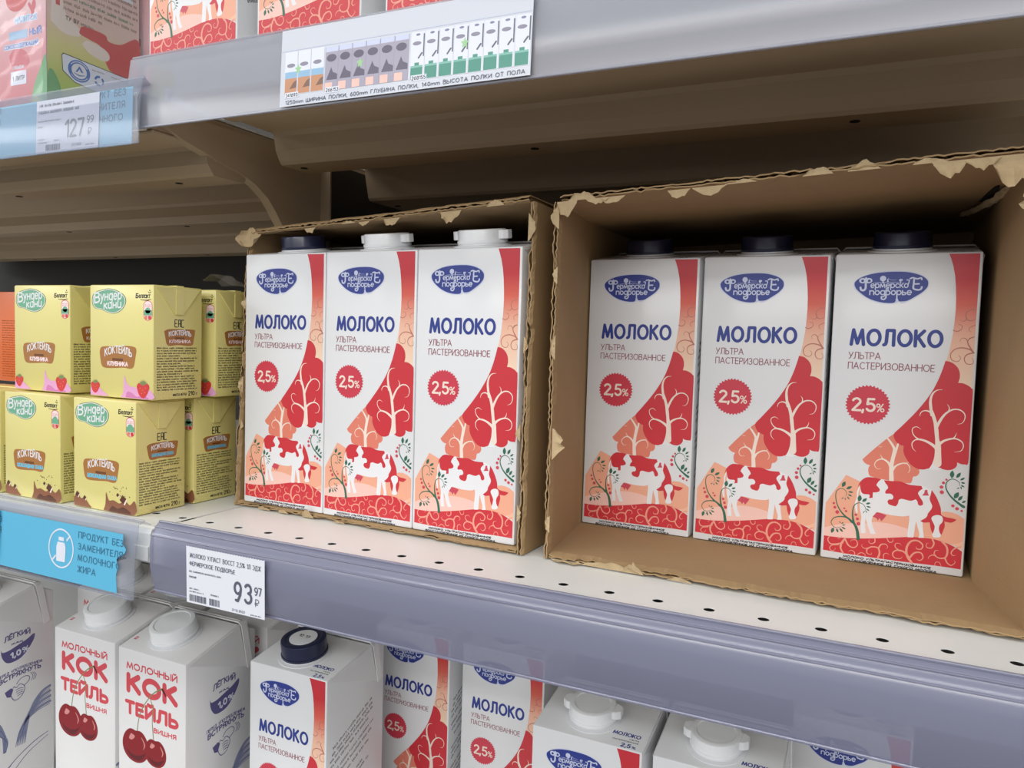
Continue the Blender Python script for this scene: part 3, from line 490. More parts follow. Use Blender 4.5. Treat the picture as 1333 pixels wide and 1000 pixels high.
def make_milk():
    root = empty('milk_carton')
    body = edge_body('body', carton_white, root)
    edge_ears(carton_white, root); edge_seam(carton_white, root)
    A = milk_front_art(); milk_text(A)
    p = A.build('front_print', FRONT, root, step=.000004)
    p['label'] = 'milk artwork with red trees and a spotted cow'
    A = Art(); A.layer = 66; milk_logo(A); A.build('logo_lettering', FRONT, p, step=.000004)
    r = random.Random(3); A = Art()
    base = [(8,-40,50),(7,-44.5,52),(5,-49,54),(5,-53.5,50),(5,-60,56),(6,-64.5,52),(10,-69,44),(6,-80,40),(6,-84,48),(6,-88.5,36),(6,-97,50),(6,-101.5,52),(6,-106,44),(8,-120,40),(8,-124,46),(8,-132,40)]
    for u, v, wd in base: micro(A, 'black', u, CH+v-14, wd, 2.3, r, rot=radians(22))
    A.build('side_print', SIDE, root)
    A = Art()
    text(A, 'navy', 'МОЛОКО', 49.5, 11.2, 3.6, 18, .7, seg=16); text(A, 'black', 'УЛЬТРА', 61, 8.6, 1.3, 6.4, .22, cap=False, seg=8)
    text(A, 'black', 'ПАСТЕРИЗОВАННОЕ', 51, 6.3, 1.3, 16.6, .22, cap=False, seg=8); text(A, 'navy', '2,5', 57.5, 1.2, 3.8, 6.4, .75, seg=14); text(A, 'navy', '%', 64.4, 1.4, 2.4, 2.8, .4, seg=10)
    A.build('top_print', top_frame(), root)
    return root
milk_white = make_milk(); milk_navy = copy_tree(milk_white); milk_navy_disc = copy_tree(milk_white)
add_cap(milk_white, cap_white, True, R=.0152, ht=.0104, label='white plastic cap with two side wings')
add_cap(milk_navy, cap_navy, False, R=.0150, ht=.0110, label='dark navy plastic cap')
add_cap(milk_navy_disc, cap_navy, False, R=.0168, ht=.0140, label='dark navy plastic cap', disc=True)

def place(proto, x, y, z, rz, label, cat, group, first=[]):
    """the first use moves the prototype itself, later uses copy it with its parts"""
    if proto.name in first: o = copy_tree(proto)
    else: o = proto; first.append(proto.name)
    o.location = (x, y, z); o.rotation_euler = (0, 0, rz)
    return tag(o, label, cat, group)
for p in (milk_white, milk_navy, milk_navy_disc): p.location = (0, 0, 0)

# ---------------------------------------------------------------- cherry milk cocktail carton
def make_cocktail():
    root = empty('cocktail_carton')
    edge_body('body', cocktail_white, root); edge_ears(cocktail_white, root); edge_seam(cocktail_white, root)
    T = CH
    A = Art()
    text(A, 'kokred', 'МОЛОЧНЫЙ', 9, T-15.2, 5.6, 54.5, 1.15, seg=20, track=.20)
    text(A, 'kokred', 'КОК', 9, T-34.0, 16.2, 55, 4.4, seg=40, track=.26)
    text(A, 'kokred', 'ТЕЙЛЬ', 7.4, T-51.0, 11.6, 57.5, 3.0, seg=30, track=.22)
    text(A, 'kokred', 'ВИШНЯ', 38.6, T-59.0, 4.0, 24, .9, seg=16, track=.24)
    A.up()
    A.stroke('stem', [(20.8,T-62,.9),(24.7,T-46.4,.8),(35.4,T-31.4,.8),(46,T-23.9,1.2),(49,T-23.8,1.6)], smooth=6)
    A.stroke('stem', [(38.6,T-64,.9),(37.2,T-51,.8),(38.0,T-41,.8),(35.4,T-34,.8)], smooth=6)
    A.up(); A.stroke('cherryd', [(48,T-23.6,2.2),(50.6,T-26.6,1.8),(51,T-28.4,.8)], smooth=4)
    for cx, cy, rx, ry in ((40.6, T-74.4, 11.6, 11.2), (19.2, T-73.6, 14.4, 13.6)):
        A.up(); pts = []
        for i in range(40):
            a = 2*pi*i/40 + pi/2; r = 1 - .16*math.exp(-((math.sin((a-pi/2)/2))/.16)**2)
            pts.append((cx+rx*r*cos(a)*(1-.06*sin(a)), cy+ry*r*sin(a)))
        A.poly('cherry', pts); A.up()
        A.poly('cherryd', catmull([(cx-rx*.75, cy-ry*.35), (cx-rx*.3, cy-ry*.8), (cx+rx*.35, cy-ry*.82), (cx+rx*.8, cy-ry*.25), (cx+rx*.4, cy-ry*.5), (cx-rx*.2, cy-ry*.58), (cx-rx*.75, cy-ry*.35)], 4)[:-1])
        A.poly('cherryl', catmull([(cx-rx*.35, cy+ry*.62), (cx-rx*.05, cy+ry*.5), (cx-rx*.28, cy+ry*.25), (cx-rx*.5, cy+ry*.3), (cx-rx*.35, cy+ry*.62)], 4)[:-1])
        A.stroke('cherryl', [(cx+rx*.45, cy+ry*.55, .5), (cx+rx*.68, cy+ry*.2, 1.2), (cx+rx*.6, cy-ry*.1, .4)], smooth=4)
    A.build('front_print', FRONT, root)
    A = Art(); r = random.Random(11)
    text(A, 'violet', 'ЛЁГКИЙ', 25.5, T-30.6, 5.0, 23, .95, rot=.05, slant=.1, seg=16, arc=1.6); text(A, 'violet', 'КАК', 32, T-34.6, 1.8, 10, .6, seg=10, arc=.5)
    A.up(); A.poly('violet', catmull([(22.6,T-35),(23.4,T-37.5),(25,T-38.5),(30,T-38.2),(37,T-36.0),(45,T-33.4),(50.5,T-30.4),(52.4,T-30.4),(52,T-34.4),(49.5,T-38.6),(45.5,T-43.6),(39.8,T-48.2),(33,T-49.6),(28,T-48.8),(25,T-45.5),(23.2,T-41),(22.6,T-35)], 3)[:-1]); A.up()
    text(A, 'paperw', '1,0', 30.8, T-46.6, 5.6, 9.6, 1.3, rot=.14, seg=18, slant=.1); text(A, 'paperw', '%', 41.4, T-44.6, 5.0, 6.4, .9, rot=.14, seg=14)
    text(A, 'violet', 'ПЕРЕД УПОТРЕБЛЕНИЕМ', 19.6, T-61.6, 3.0, 39.5, .55, rot=.06, slant=.1, seg=10, arc=1.6, cap=False)
    text(A, 'violet', 'ВСТРЯХНУТЬ', 20.6, T-66.8, 4.6, 37.5, 1.0, rot=.07, slant=.1, seg=14, arc=1.8)
    # hand shaking a bottle
    A.up()
    A.stroke('violet', [(33.5,T-72,.5),(31,T-78,.6),(33.5,T-84,.7),(38.5,T-84,.6),(42.5,T-79.5,.6),(42.8,T-74.8,.6),(39,T-71.6,.6),(36,T-73.6,.6),(33.5,T-72,.6)], smooth=5)
    for i in range(4): A.stroke('violet', [(35.2+i*.5, T-76.0-i*1.9, .5), (38.4+i*.2, T-75.2-i*1.9, .6), (41.6, T-76.2-i*1.7, .5)], smooth=4)
    A.stroke('violet', [(36,T-70.6,.6),(39,T-67.2,.6),(44,T-66.2,.6),(47.2,T-68.0,.6),(46.8,T-71.4,.6),(43,T-74.0,.6)], smooth=5)
    A.poly('violet', [(25.6,T-74.5),(31.2,T-72.4),(33,T-74.6),(30.8,T-80.4),(27.4,T-79.4)])
    for i in range(3): A.stroke('violet', [(48.4+i*1.5,T-64.6-i*.4,.4),(50.4+i*1.5,T-68.4,.5),(49.2+i*1.5,T-72.4,.4)], smooth=4)
    # striped arcs
    for i in range(8):
        A.up(0); u0 = 24+i*1.9
        A.stroke('slate' if i % 2 == 0 else 'violet', [(2+i*.7, T-98-i*2.2, .5 if i % 2 else 2.5), (12+i*.9, T-96.4-i*2.0, .5 if i % 2 else 2.5), (20+i*.8, T-101-i*2.2, .5 if i % 2 else 2.5), (24+i*.5, T-112-i*1.4, .5 if i % 2 else 2.5), (24+i*.3, T-128, .4)], smooth=5)
        A.stroke('slate' if i % 2 == 0 else 'violet', [(66, T-84-i*2.4, .5 if i % 2 else 2.5), (58-i*.4, T-87-i*2.2, .5 if i % 2 else 2.5), (50-i*.9, T-96-i*1.7, .5 if i % 2 else 2.5), (45-i*1.1, T-110-i, .5 if i % 2 else 2.5), (43-i*1.2, T-127, .4)], smooth=5)
    A.stroke('violet', [(64,T-126,.6),(50,T-130,.7),(32,T-140,.8),(24,T-150,2.0),(27,T-158,1.2),(40,T-158,.6)], smooth=6)
    A.stroke('violet', [(64,T-129,.5),(46,T-137,.6),(34,T-147,.6)], smooth=5)
    A.build('side_print', SIDE, root)
    A = Art(); A.rect('kokred', 3.5, 11, 6.2, 14.5); A.up(); A.rect('paperw', 4.2, 12, 4.6, 13.8); A.rect('paperw', 5.0, 12, 5.4, 13.8)
    for j in range(4): micro(A, 'black', 8, 61-j*0, 1, .1, r) if False else None
    A.build('top_print', top_frame(), root)
    # rows of small print behind the ridge
    A = Art(); rr = random.Random(5)
    n = Vector((CD-RY, BZ-RZ)); n.normalize()
    for j in range(3): micro(A, 'black', 6, 9.5+j*2.6, 58, 1.4, rr)
    A.build('back_print', frame((0, RY*.001, (CH+RZ)*.001), (1, 0, 0), (0, n.x, n.y)), root)
    add_cap(root, cap_white, False, R=.0172, ht=.0125, cy=25.0, label='round white ribbed cap')
    return root
RZ, BZ = 14.0, 4.0
cocktail = make_cocktail()

# ---------------------------------------------------------------- small yellow cartons
SW, SD, SH = 62.5, 40.5, 76.5
def blob_logo(A):
    out = [(0,66),(1,70),(5,72.6),(11,73.8),(17,74.6),(24,73.6),(30,71.4),(33.6,68.6),(34,65),(31.6,61.4),(27.5,58.8),(22,57.6),(16.5,58.2),(11.5,59.6),(8.6,60.4),(4,60.8),(1,63)]
    out = [(u+2.4, v-.6) for u, v in out]
    cu = sum(p[0] for p in out)/len(out); cv = sum(p[1] for p in out)/len(out)
    c = catmull(out+[out[0]], 4)[:-1]
    A.poly('leafg', c); A.up()
    A.poly('pinkw', [(cu+(u-cu)*.955, cv+(v-cv)*.95) for u, v in c]); A.up()
    A.poly('mint', [(cu+(u-cu)*.915, cv+(v-cv)*.895) for u, v in c]); A.up()
    text(A, 'white', 'В', 4.8, 63.6, 7.6, 6.0, 1.2, seg=20, rot=.1, slant=.1); text(A, 'white', 'ундер', 10.8, 65.2, 7.4, 21.6, 1.0, seg=16, track=.2, rot=.06, slant=.1)
    text(A, 'white', 'кини', 14.2, 59.8, 6.2, 17.6, 1.0, seg=16, track=.22, rot=.06, slant=.1)
def plaque(A, pts, scale=1):
    c = catmull(pts+[pts[0]], 4)[:-1]; A.poly('brown', c); A.up()
def berry(A, u, v, s):
    A.poly('straw', catmull([(u-4.6*s, v+1.6*s), (u-3.4*s, v+3.6*s), (u, v+3.9*s), (u+4*s, v+3.4*s), (u+5*s, v+1.2*s), (u+3*s, v-2.6*s), (u+.2*s, v-4.4*s), (u-3*s, v-2.4*s), (u-4.6*s, v+1.6*s)], 3)[:-1]); A.up()
    for i in range(7):
        a = radians(20+i*24); A.stroke('stem', [(u+.3*s, v+3.0*s, 1.3*s), (u+.3*s+3.4*s*cos(a), v+3.0*s+2.6*s*sin(a), .2)], smooth=0, cap=False)
    for du, dv in ((-2,1),(0,0),(2,1.2),(-.8,-1.8),(1.6,-1.2)): A.ell('yell', u+du*s, v+dv*s, .22*s, n=6)
    A.up()
def make_small(flavour):
    root = empty('small_drink_carton')
    bm = bmesh.new(); bx(bm, 0, SW/1000, 0, SD/1000, 0, SH/1000); bevel(bm, .0012, 2); obj('body', bm, yellow_board, root, smooth=True)
    # top weld folded flat and the ears glued down on the narrow sides
    bm = bmesh.new(); bx(bm, .002, SW/1000-.002, SD/2000, SD/2000+.006, SH/1000-.0003, SH/1000+.0007); obj('top_seam', bm, yellow_board, root)
    for s_ in (0, 1):
        x0 = SW/1000 if s_ else -.0009
        bm = bmesh.new()
        P = [(2.0, SH-1.2), (SD-2.0, SH-1.2), (SD/2+3.4, SH-19), (SD/2-3.4, SH-19)]
        a = [bm.verts.new((x0, y/1000, z/1000)) for y, z in P]; b = [bm.verts.new((x0+.0009, y/1000, z/1000)) for y, z in P]
        for i in range(4): bm.faces.new((a[i], a[(i+1) % 4], b[(i+1) % 4], b[i]))
        bm.faces.new(a); bm.faces.new(b[::-1]); bevel(bm, .00025, 1)
        f = obj('folded_ear', bm, yellow_board, root)
        bm = bmesh.new(); xx = x0+(.0009 if s_ else -.0005); bx(bm, xx, xx+.0005, (SD/2-3.2)/1000, (SD/2+3.2)/1000, (SH-19)/1000, (SH-2)/1000); obj('weld_strip', bm, yellow_board, f)
    A = Art(); blob_logo(A)
    text(A, 'black', 'Б', 45.6, 67.4, 3.4, 2.6, .7, seg=14, slant=.1); text(A, 'black', 'еллакт', 48.4, 67.5, 3.6, 11.2, .55, seg=12, track=.1, slant=.1); A.stroke('black', [(50,66.5,.3),(56,66.2,.6),(60.4,66.8,.3)], smooth=3)
    A.stroke('black', [(57.6,71.6,.4),(59,71.0,.5),(60.2,71.6,.4)], smooth=3); A.ell('black', 59, 72.6, .5, n=8)
    A.poly('red', [(53.1+4.2+4.2*cos(2*pi*i/24), 59.4+(3.4 if sin(2*pi*i/24) > 0 else -3.4)+3.2*sin(2*pi*i/24)) for i in range(24)]); A.up()
    A.poly('pinkw', [(57.3+3.8*cos(2*pi*i/24), 59.4+(3.3 if sin(2*pi*i/24) > 0 else -3.3)+2.9*sin(2*pi*i/24)) for i in range(24)]); A.up()
    A.rect('mint', 53.6, 56.2, 61.0, 59.6); A.ell('mint', 57.3, 59.4, 2.6, 2.0, 14); A.rect('salmon', 54.2, 53.6, 57.0, 56.0); A.rect('straw', 57.6, 53.6, 60.4, 56.0)
    rr = random.Random(2); A.up(); 
    for q in (61.6, 62.8): micro(A, 'salmon', 54.4, q, 5.6, .8, rr)
    A.up()
    plaque(A, [(10.3,31.0),(12,34.0),(18,34.8),(28,35.0),(38,35.6),(44.5,35.0),(46.4,33.0),(45.5,28),(44.0,22.2),(41,20.4),(34,20.8),(25,20.2),(16,20.0),(12.4,21.6),(11,26)])
    text(A, 'white', 'КОКТЕЙЛЬ', 15.2, 27.6, 5.4, 27, .8, seg=16, track=.24, arc=2.6); A.up()
    A.rect('brownd', 23, 25.2, 33.6, 26.9); A.up()
    if flavour == 'strawberry':
        text(A, 'pinkw', 'КЛУБНИКА', 18, 21.6, 3.2, 20.5, .75, seg=12, track=.18)
        A.up(); A.poly('splash', catmull([(1,.8),(1,5.6),(3.6,7.2),(7,5.6),(10,6.2),(14,3.6),(18,1.6),(18,.8),(1,.8)],3)[:-1])
        A.poly('splash', catmull([(31,.8),(34,5),(34.6,15.6),(37,11),(40,8.6),(46,8),(52,5.4),(57,7.6),(61.4,5.4),(61.4,.8),(31,.8)],3)[:-1]); A.up()
        A.poly('splashd', catmull([(36,.9),(38,5),(43,3.8),(47,1.8),(52,3.0),(58,.9),(36,.9)],3)[:-1]); A.up()
        berry(A, 5.6, 6.4, .95); berry(A, 52.6, 6.6, 1.25)
    else:
        text(A, 'sky', 'ШОКОЛАДНАЯ', 14.6, 21.9, 3.0, 19, .7, seg=10, track=.16); text(A, 'sky', 'СКАЗКА', 34.6, 22.1, 3.0, 9.6, .65, seg=10, track=.16)
        A.up(); A.poly('choc', catmull([(1,.8),(1,6.6),(5,9.4),(7.6,6.4),(12,6.6),(16,3),(18,.8),(1,.8)],3)[:-1])
        A.poly('choc', catmull([(31,.8),(33,5.4),(33.6,13.4),(36.4,8.0),(41,8.6),(47,7.0),(52,9.6),(57,7.0),(61.4,10.2),(61.4,.8),(31,.8)],3)[:-1]); A.up()
        A.poly('chocd', catmull([(36,.9),(40,4.6),(45,3.2),(51,5.0),(58,.9),(36,.9)],3)[:-1]); A.up()
        for u, v, s in ((4,9,1.0),(50,10.2,1.5),(11.6,7.2,.8),(45,12.6,.7)): A.poly('chocd', [(u-2*s,v-.6*s),(u+.6*s,v-2.2*s),(u+2.4*s,v+.4*s),(u-.2*s,v+2*s)]); A.poly('cream', [(u+.6*s,v-2.2*s),(u+1.4*s,v-2.6*s),(u+3.0*s,v),(u+2.4*s,v+.4*s)])
        for i in range(16): A.ell('chocd', rr.uniform(34, 58), rr.uniform(12, 19), rr.uniform(.2, .5), n=6)
    A.build('front_print', FRONT, root)
    A = Art(); rr = random.Random(9)
    for sx, pts in ((17.0, [[(2.2,4.8),(0,4.8),(0,0),(2.2,0)],[(0,2.4),(1.8,2.4)]]), (20.0, [[(0,0),(0,4.8),(1.7,4.8),(1.7,0)],[(0,2.2),(1.7,2.2)]]), (22.4, [[(2.2,4.8),(0,4.8),(0,0),(2.2,0)]])):
        for st in pts: A.stroke('black', [(sx+a, 49.2+b) for a, b in st], .6, smooth=0, cap=False)
    plaque(A, [(8.4,46.2),(12,47.6),(21,47.8),(32.6,47.6),(34,46.0),(33,41),(32.0,37.2),(28,36.4),(20,37.0),(13,36.4),(10.4,37.6),(9.2,42)])
    text(A, 'white', 'КОКТЕЙЛЬ', 12.0, 42.4, 3.6, 19, .65, seg=12, track=.16, arc=1.2); A.up(); A.rect('brownd', 17, 41.2, 25, 42.2); A.up()
    text(A, 'pinkw' if flavour == 'strawberry' else 'sky', 'КЛУБНИКА' if flavour == 'strawberry' else 'ШОКОЛАДНАЯ СКАЗКА', 12.4, 38.2, 2.4, 18, .5, seg=10, track=.16); A.up()
    for i in range(17):
        f = 1.0 if i not in (3, 6, 10) else .6
        micro(A, 'black', 2.6, 34.4-i*1.75, 34.0*f*rr.uniform(.9, 1), 1.15, rr)
    text(A, 'black', 'МАССА НЕТТО', 15.5, 2.2, 1.9, 11.5, .34, seg=8, cap=False); text(A, 'black', '210', 28.4, 2.0, 3.2, 5.6, .5, seg=12); text(A, 'black', 'г', 35, 2.0, 2.6, 1.2, .35, seg=8)
    A.build('side_print', frame((SW/1000, 0, 0), (0, 1, 0), (0, 0, 1)), root, base=.00008)
    return root
small_straw = make_small('strawberry'); small_choc = make_small('chocolate')

# ---------------------------------------------------------------- juice carton in crinkled film
def make_juice():
    root = empty('juice_carton'); W, D, Hh = .070, .072, .19
    bm = bmesh.new(); bx(bm, 0, W, 0, D, 0, Hh); bevel(bm, .0015, 2); obj('body', bm, mat('juice_board', H('dcb0b0'), .4, coat=.2), root, smooth=True)
    A = Art(); r = random.Random(4)
    A.rect('juicefront', .5, .5, 69.5, 189); A.up()
    o = -1+70
    A.poly('juicegreen', catmull([(60,.6),(54,8),(57,20),(63,30),(69.4,38),(69.4,.6),(60,.6)],4)[:-1]); A.up()
    A.poly('juicelime', catmull([(56,.6),(52,4),(56,12),(62,10),(60,.6),(56,.6)],4)[:-1]); A.up()
    A.ell('juicered', 39, 82, 12.5, 11, 24); A.ell('juicered', 20, 110, 16, 14, 24); A.up()
    A.ell('salmonl', 36, 86, 4, 3, 12); A.poly('berry', catmull([(30,42),(36,46),(47,44),(52,36),(44,30),(34,33),(30,42)],4)[:-1]); A.up()
    A.stroke('berry', [(52,74,2.5),(56,68,3),(52,64,1)], smooth=4); A.ell('berry', 57, 73, 2.2, 3.4, 12)
    text(A, 'paperw', 'НАПИТОК', 36, 62.4, 5.2, 25, 2.2, rot=.0, seg=14); A.up(); text(A, 'bluep', 'НАПИТОК', 36.4, 62.9, 4.2, 24, 1.0, seg=14); A.up()
    text(A, 'ringblue', 'НЫЙ', 52, 53.2, 4.6, 13, 1.0, seg=14); A.rect('bluep', 30, 52.4, 50, 58); A.up()
    text(A, 'paperw', 'СОКОСОДЕРЖАЩИЙ', 24, 46, 4.0, 38, 1.7, seg=12); A.up(); text(A, 'ringblue', 'СОКОСОДЕРЖАЩИЙ', 24.4, 46.6, 3.0, 37, .6, seg=12); A.up()
    A.rect('paperw', 31.8, 21.8, 48.6, 31.0); A.up(); text(A, 'black', '1 ЛИТР', 33.6, 24.6, 3.2, 13.2, .55, seg=12)
    text(A, 'paperw', 'ОБЪЕМ'.replace('Ъ', 'Ь'), 34, 32.4, 2.4, 12, .5, seg=10)
    A.build('front_print', FRONT, root)
    A = Art(); A.rect('juiceside', .5, .5, 71.5, 189); A.up()
    A.poly('juicegreen', catmull([(.6,.6),(.6,26),(4,30),(9,22),(12,12),(22,4),(26,.6),(.6,.6)],4)[:-1]); A.up()
    A.poly('cream', catmull([(3,62),(4,76),(10,80),(14,70),(20,66),(26,62),(22,58),(12,57),(3,62)],4)[:-1]); A.up()
    A.rect('juicered', 6.5, 74, 9.5, 96); A.up()
    A.poly('juicered', catmull([(24,63.4),(27,66.6),(43,66.6),(46,63),(56,64),(71,72),(71,44),(50,42),(44,47),(40,57),(32,59),(24,60.4),(24,63.4)],4)[:-1]); A.up()
    A.poly('cream', catmull([(25.6,54),(29,57.6),(37,57.6),(44,55.8),(47,52.4),(45,48.6),(39,47.8),(31,49.6),(25.6,54)],4)[:-1]); A.up()
    A.poly('black', [(10.4,42),(11.6,43.6),(54,41.8),(71,41.6),(71,20),(20,26),(11,31.5)]); A.up()
    A.poly('paperw', [(10.9,41.8),(12,43.0),(54,41.3),(71,41.1),(71,20.6),(20.2,26.5),(11.5,31.9)]); A.up()
    A.ell('ringblue', 23.3, 34.7, 8.3, 7.3, 28); A.up(); A.ell('white', 23.3, 34.7, 5.7, 5.0, 24); A.up()
    A.poly('ringblue', [(20.4,33.6),(23.6,38.4),(26.4,34.4),(24.8,34.2),(23.4,36.2),(22.0,33.8)]); A.stroke('ringblue', [(19.4,32.6,.4),(23.4,31.8,.8),(27.4,32.8,.4)], smooth=3)
    for i in range(16):
        a = radians(35+i*7.5); A.rect('white', 23.3+7*cos(a)-.35, 34.7+6.1*sin(a)-.35, 23.3+7*cos(a)+.35, 34.7+6.1*sin(a)+.35)
        a += pi; A.rect('white', 23.3+7*cos(a)-.3, 34.7+6.1*sin(a)-.3, 23.3+7*cos(a)+.3, 34.7+6.1*sin(a)+.3)
    for a0 in (90, 210, 330): A.stroke('ringblue', [(38.6+3.2*cos(radians(a0+t)), 32.6+3.0*sin(radians(a0+t)), 1.5) for t in (0, 35, 70)], smooth=4)
    micro(A, 'juicetxt', 33, 38.4, 9, 1.2, r); micro(A, 'juicetxt', 48, 38.0, 10, 1.2, r)
    text(A, 'black', 'ТУ ВУ', 13.4, 66.2, 3.0, 10, .45, seg=10); micro(A, 'juicetxt', 24.5, 66.6, 9, 2.2, r)
    for i, (u, wd) in enumerate(((12,28),(12,57),(11,56),(12,58),(10,59),(12,57),(12,56),(12,57),(12,57),(12,57))): micro(A, 'leafg' if i in (2,) else 'juicetxt', u, 72.6+i*4.4, wd, 2.3, r)
    A.rect('white', 28, 96.6, 66, 101); A.up(); text(A, 'black', 'ДО 12 МЕС.', 36, 97.6, 2.6, 18, .4, seg=10)
    A.build('side_print', frame((W, 0, 0), (0, 1, 0), (0, 0, 1)), root)
    # clear shrink film pulled over the pack: gently creased shell
    bm = bmesh.new(); r = random.Random(8)
    def crease(y, z): return .0014+.0009*sin(75*y+110*z)+.0009*sin(190*z-90*y+1)+r.uniform(0, .0007)
    nx, nz = 16, 30
    cols = []
    per = [(-.001+(W+.002)*i/nx, -.0015, 0, -1) for i in range(nx+1)] + [(W+.0012, -.001+(D+.001)*i/nx, 1, 0) for i in range(1, nx+1)]
    for x, y, ax, ay in per:
        cols.append([bm.verts.new((x+ax*crease(y, .19*j/nz), y+ay*crease(x, .19*j/nz), .001+.188*j/nz)) for j in range(nz+1)])
    for a, b in zip(cols, cols[1:]):
        for j in range(nz): bm.faces.new((a[j], b[j], b[j+1], a[j+1]))
    f = obj('shrink_film', bm, film_clear, root, smooth=True); f['label'] = 'clear creased plastic film around the carton'
    return root
juice = make_juice()
# ---------------------------------------------------------------- setting and shelving
def simple(name, m, parent, *boxes, bev=0):
    bm = bmesh.new()
    for b in boxes: bx(bm, *b)
    if bev: bevel(bm, bev, 2)
    return obj(name, bm, m, parent)
fl = simple('floor', floor_tile, None, (-30, 30, -30, 1.2, -1.32, -1.30)); tag(fl, kind='structure')
bw = simple('wall_back', dark_steel, None, (-1.6, 1.2, .335, .36, -1.30, 1.2)); tag(bw, kind='structure')

def holes_strip(bm, xs, x0, x1, ya, yb, z, r=.0027, depth=.0003, seg=16):
    """flat strip from x0 to x1 with round perforations at xs; each gets a short wall"""
    yc = (ya+yb)/2; prev = x0
    def quad(a, b): 
        if b-a > 1e-6: bm.faces.new([bm.verts.new(p) for p in ((a, ya, z), (b, ya, z), (b, yb, z), (a, yb, z))])
    hw = (yb-ya)/2
    for x in xs:
        quad(prev, x-hw)
        ring = []; low = []; outer = []
        for i in range(seg):
            a = 2*pi*(i+.5)/seg; c, s = cos(a), sin(a); k = hw/max(abs(c), abs(s))
            ring.append(bm.verts.new((x+r*c, yc+r*s, z))); low.append(bm.verts.new((x+r*c, yc+r*s, z-depth))); outer.append(bm.verts.new((x+k*c, yc+k*s, z)))
        for i in range(seg):
            j = (i+1) % seg
            bm.faces.new((outer[i], outer[j], ring[j], ring[i])); bm.faces.new((ring[i], ring[j], low[j], low[i]))
        for q in range(4):     # corner fillers between octant points
            a = pi/4+q*pi/2; cx_, cy_ = x+hw*(1 if cos(a) > 0 else -1), yc+hw*(1 if sin(a) > 0 else -1)
            i = int(round((a/(2*pi))*seg-.5-.5)); i0 = i % seg; i1 = (i+1) % seg
            bm.faces.new((outer[i0], bm.verts.new((cx_, cy_, z)), outer[i1]))
        prev = x+hw
    quad(prev, x1)
def shelf(label, x0, x1, z, yf, yb, hole_x=(), hole_y=0, group='steel shelves of the gondola', under=None):
    root = empty('shelf', ((x0+x1)/2, yf, z-.03)); off = Vector((-(x0+x1)/2, -yf, -(z-.03)))
    tag(root, label, 'shelf', group)
    def P(name, bm, m):
        bmesh.ops.translate(bm, verts=bm.verts, vec=off); return obj(name, bm, m, root)
    bm = bmesh.new(); r_ = .004
    prof = [(yf, z-.022), (yf, z-r_), (yf+.0012, z-.0012), (yf+r_, z)]
    if hole_x:
        ya, yb2 = hole_y-.006, hole_y+.006
        extrude_x(bm, sheet_profile([(yf+.008, z-.022)]+prof+[(ya, z)], -.0012), x0, x1)
        holes_strip(bm, hole_x, x0, x1, ya, yb2, z)
        extrude_x(bm, sheet_profile([(yb2, z), (yb, z)], -.0012), x0, x1)
    else: extrude_x(bm, sheet_profile([(yf+.008, z-.022)]+prof+[(yb, z)], -.0012), x0, x1)
    P('shelf_plate', bm, steel_cream)
    if hole_x:
        bm = bmesh.new(); bx(bm, x0+.001, x1-.001, hole_y-.008, hole_y+.008, z-.0042, z-.0032); o = P('hole_shade_strip', bm, hole_shade)  # black strip added below the holes to paint the shade inside them
    return root, P
HX = [-.21435+.02481*i for i in range(26)]
_, P = shelf('right middle cream steel shelf with a row of round holes, carrying both brown boxes', -.2305, .62, 0, -.145, .33, HX, -.115)
for n in range(3):
    bm = bmesh.new(); bx(bm, -.22, .61, -.03+n*.12, .0+n*.12, -.02, -.003); P('stiffener', bm, steel_under_shade)
_, P = shelf('left middle steel shelf under the yellow cartons, blue strip on its front', -1.2, -.2335, 0, -.145, .33, [-.2389-.02481*i for i in range(12)][::-1], -.115)
bm = bmesh.new(); bx(bm, -.2475, -.2347, -.1462, -.1452, -.021, -.012); bevel(bm, .0003, 1); P('end_lip', bm, steel_cream)
for n in range(3):
    bm = bmesh.new(); bx(bm, -1.19, -.236, -.03+n*.12, .0+n*.12, -.02, -.003); P('stiffener', bm, steel_under_shade)
def upper(label, x0, x1, zt, zu, yf, chans):
    _, P = shelf(label, x0, x1, zt, yf, .33)
    bm = bmesh.new(); bx(bm, x0+.0005, x1, yf+.006, .33, zu, zt-.002); P('underside_panel', bm, steel_under_shade)
    bm = bmesh.new(); bx(bm, x0+.001, x1, yf+.012, yf+.047, zu-.0022, zu); bevel(bm, .0008, 1); P('front_hem', bm, steel_under_shade)
    for ya, yb, zc in chans:
        bm = bmesh.new()
        extrude_x(bm, [(ya-.004, zu), (ya-.002, zu-.003), (ya, zu-.012), (ya+.004, zc+.002), (ya+.006, zc), (yb-.002, zc), (yb, zc+.002), (yb+.003, zu)], x0+.002, x1)
        P('stiffener', bm, steel_under_shade)
        n = 2
        for k in range(5):
            xx = (x0+.012+.18*k) if x0 > -.5 else (x1-.0455-.18*k)
            bm = bmesh.new(); lathe(bm, [(.0026, -.0002), (.0026, .0001)], 14, Matrix.Translation((xx, (ya+yb)/2, zc-.0001))); o = P('slot_shade', bm, hole_shade); o['label'] = 'dark disc painted as the shade of a punched hole'  # flat disc, nothing punched; the hole's inner shade is its colour
upper('right upper steel shelf overhanging the brown boxes, with a clear rail on its front', -.2145, .62, .2872, .2635, -.145, [(-.060, -.024, .243), (.045, .110, .236)])
upper('left upper steel shelf carrying the juice cartons, lower than its neighbour', -1.2, -.2345, .268, .248, -.155, [(-.100, -.066, .229), (.07, .10, .229), (.26, .30, .225)])
_, P = shelf('bottom steel shelf under the lower milk and cocktail cartons', -1.2, .62, -.2965, -.16, .33)

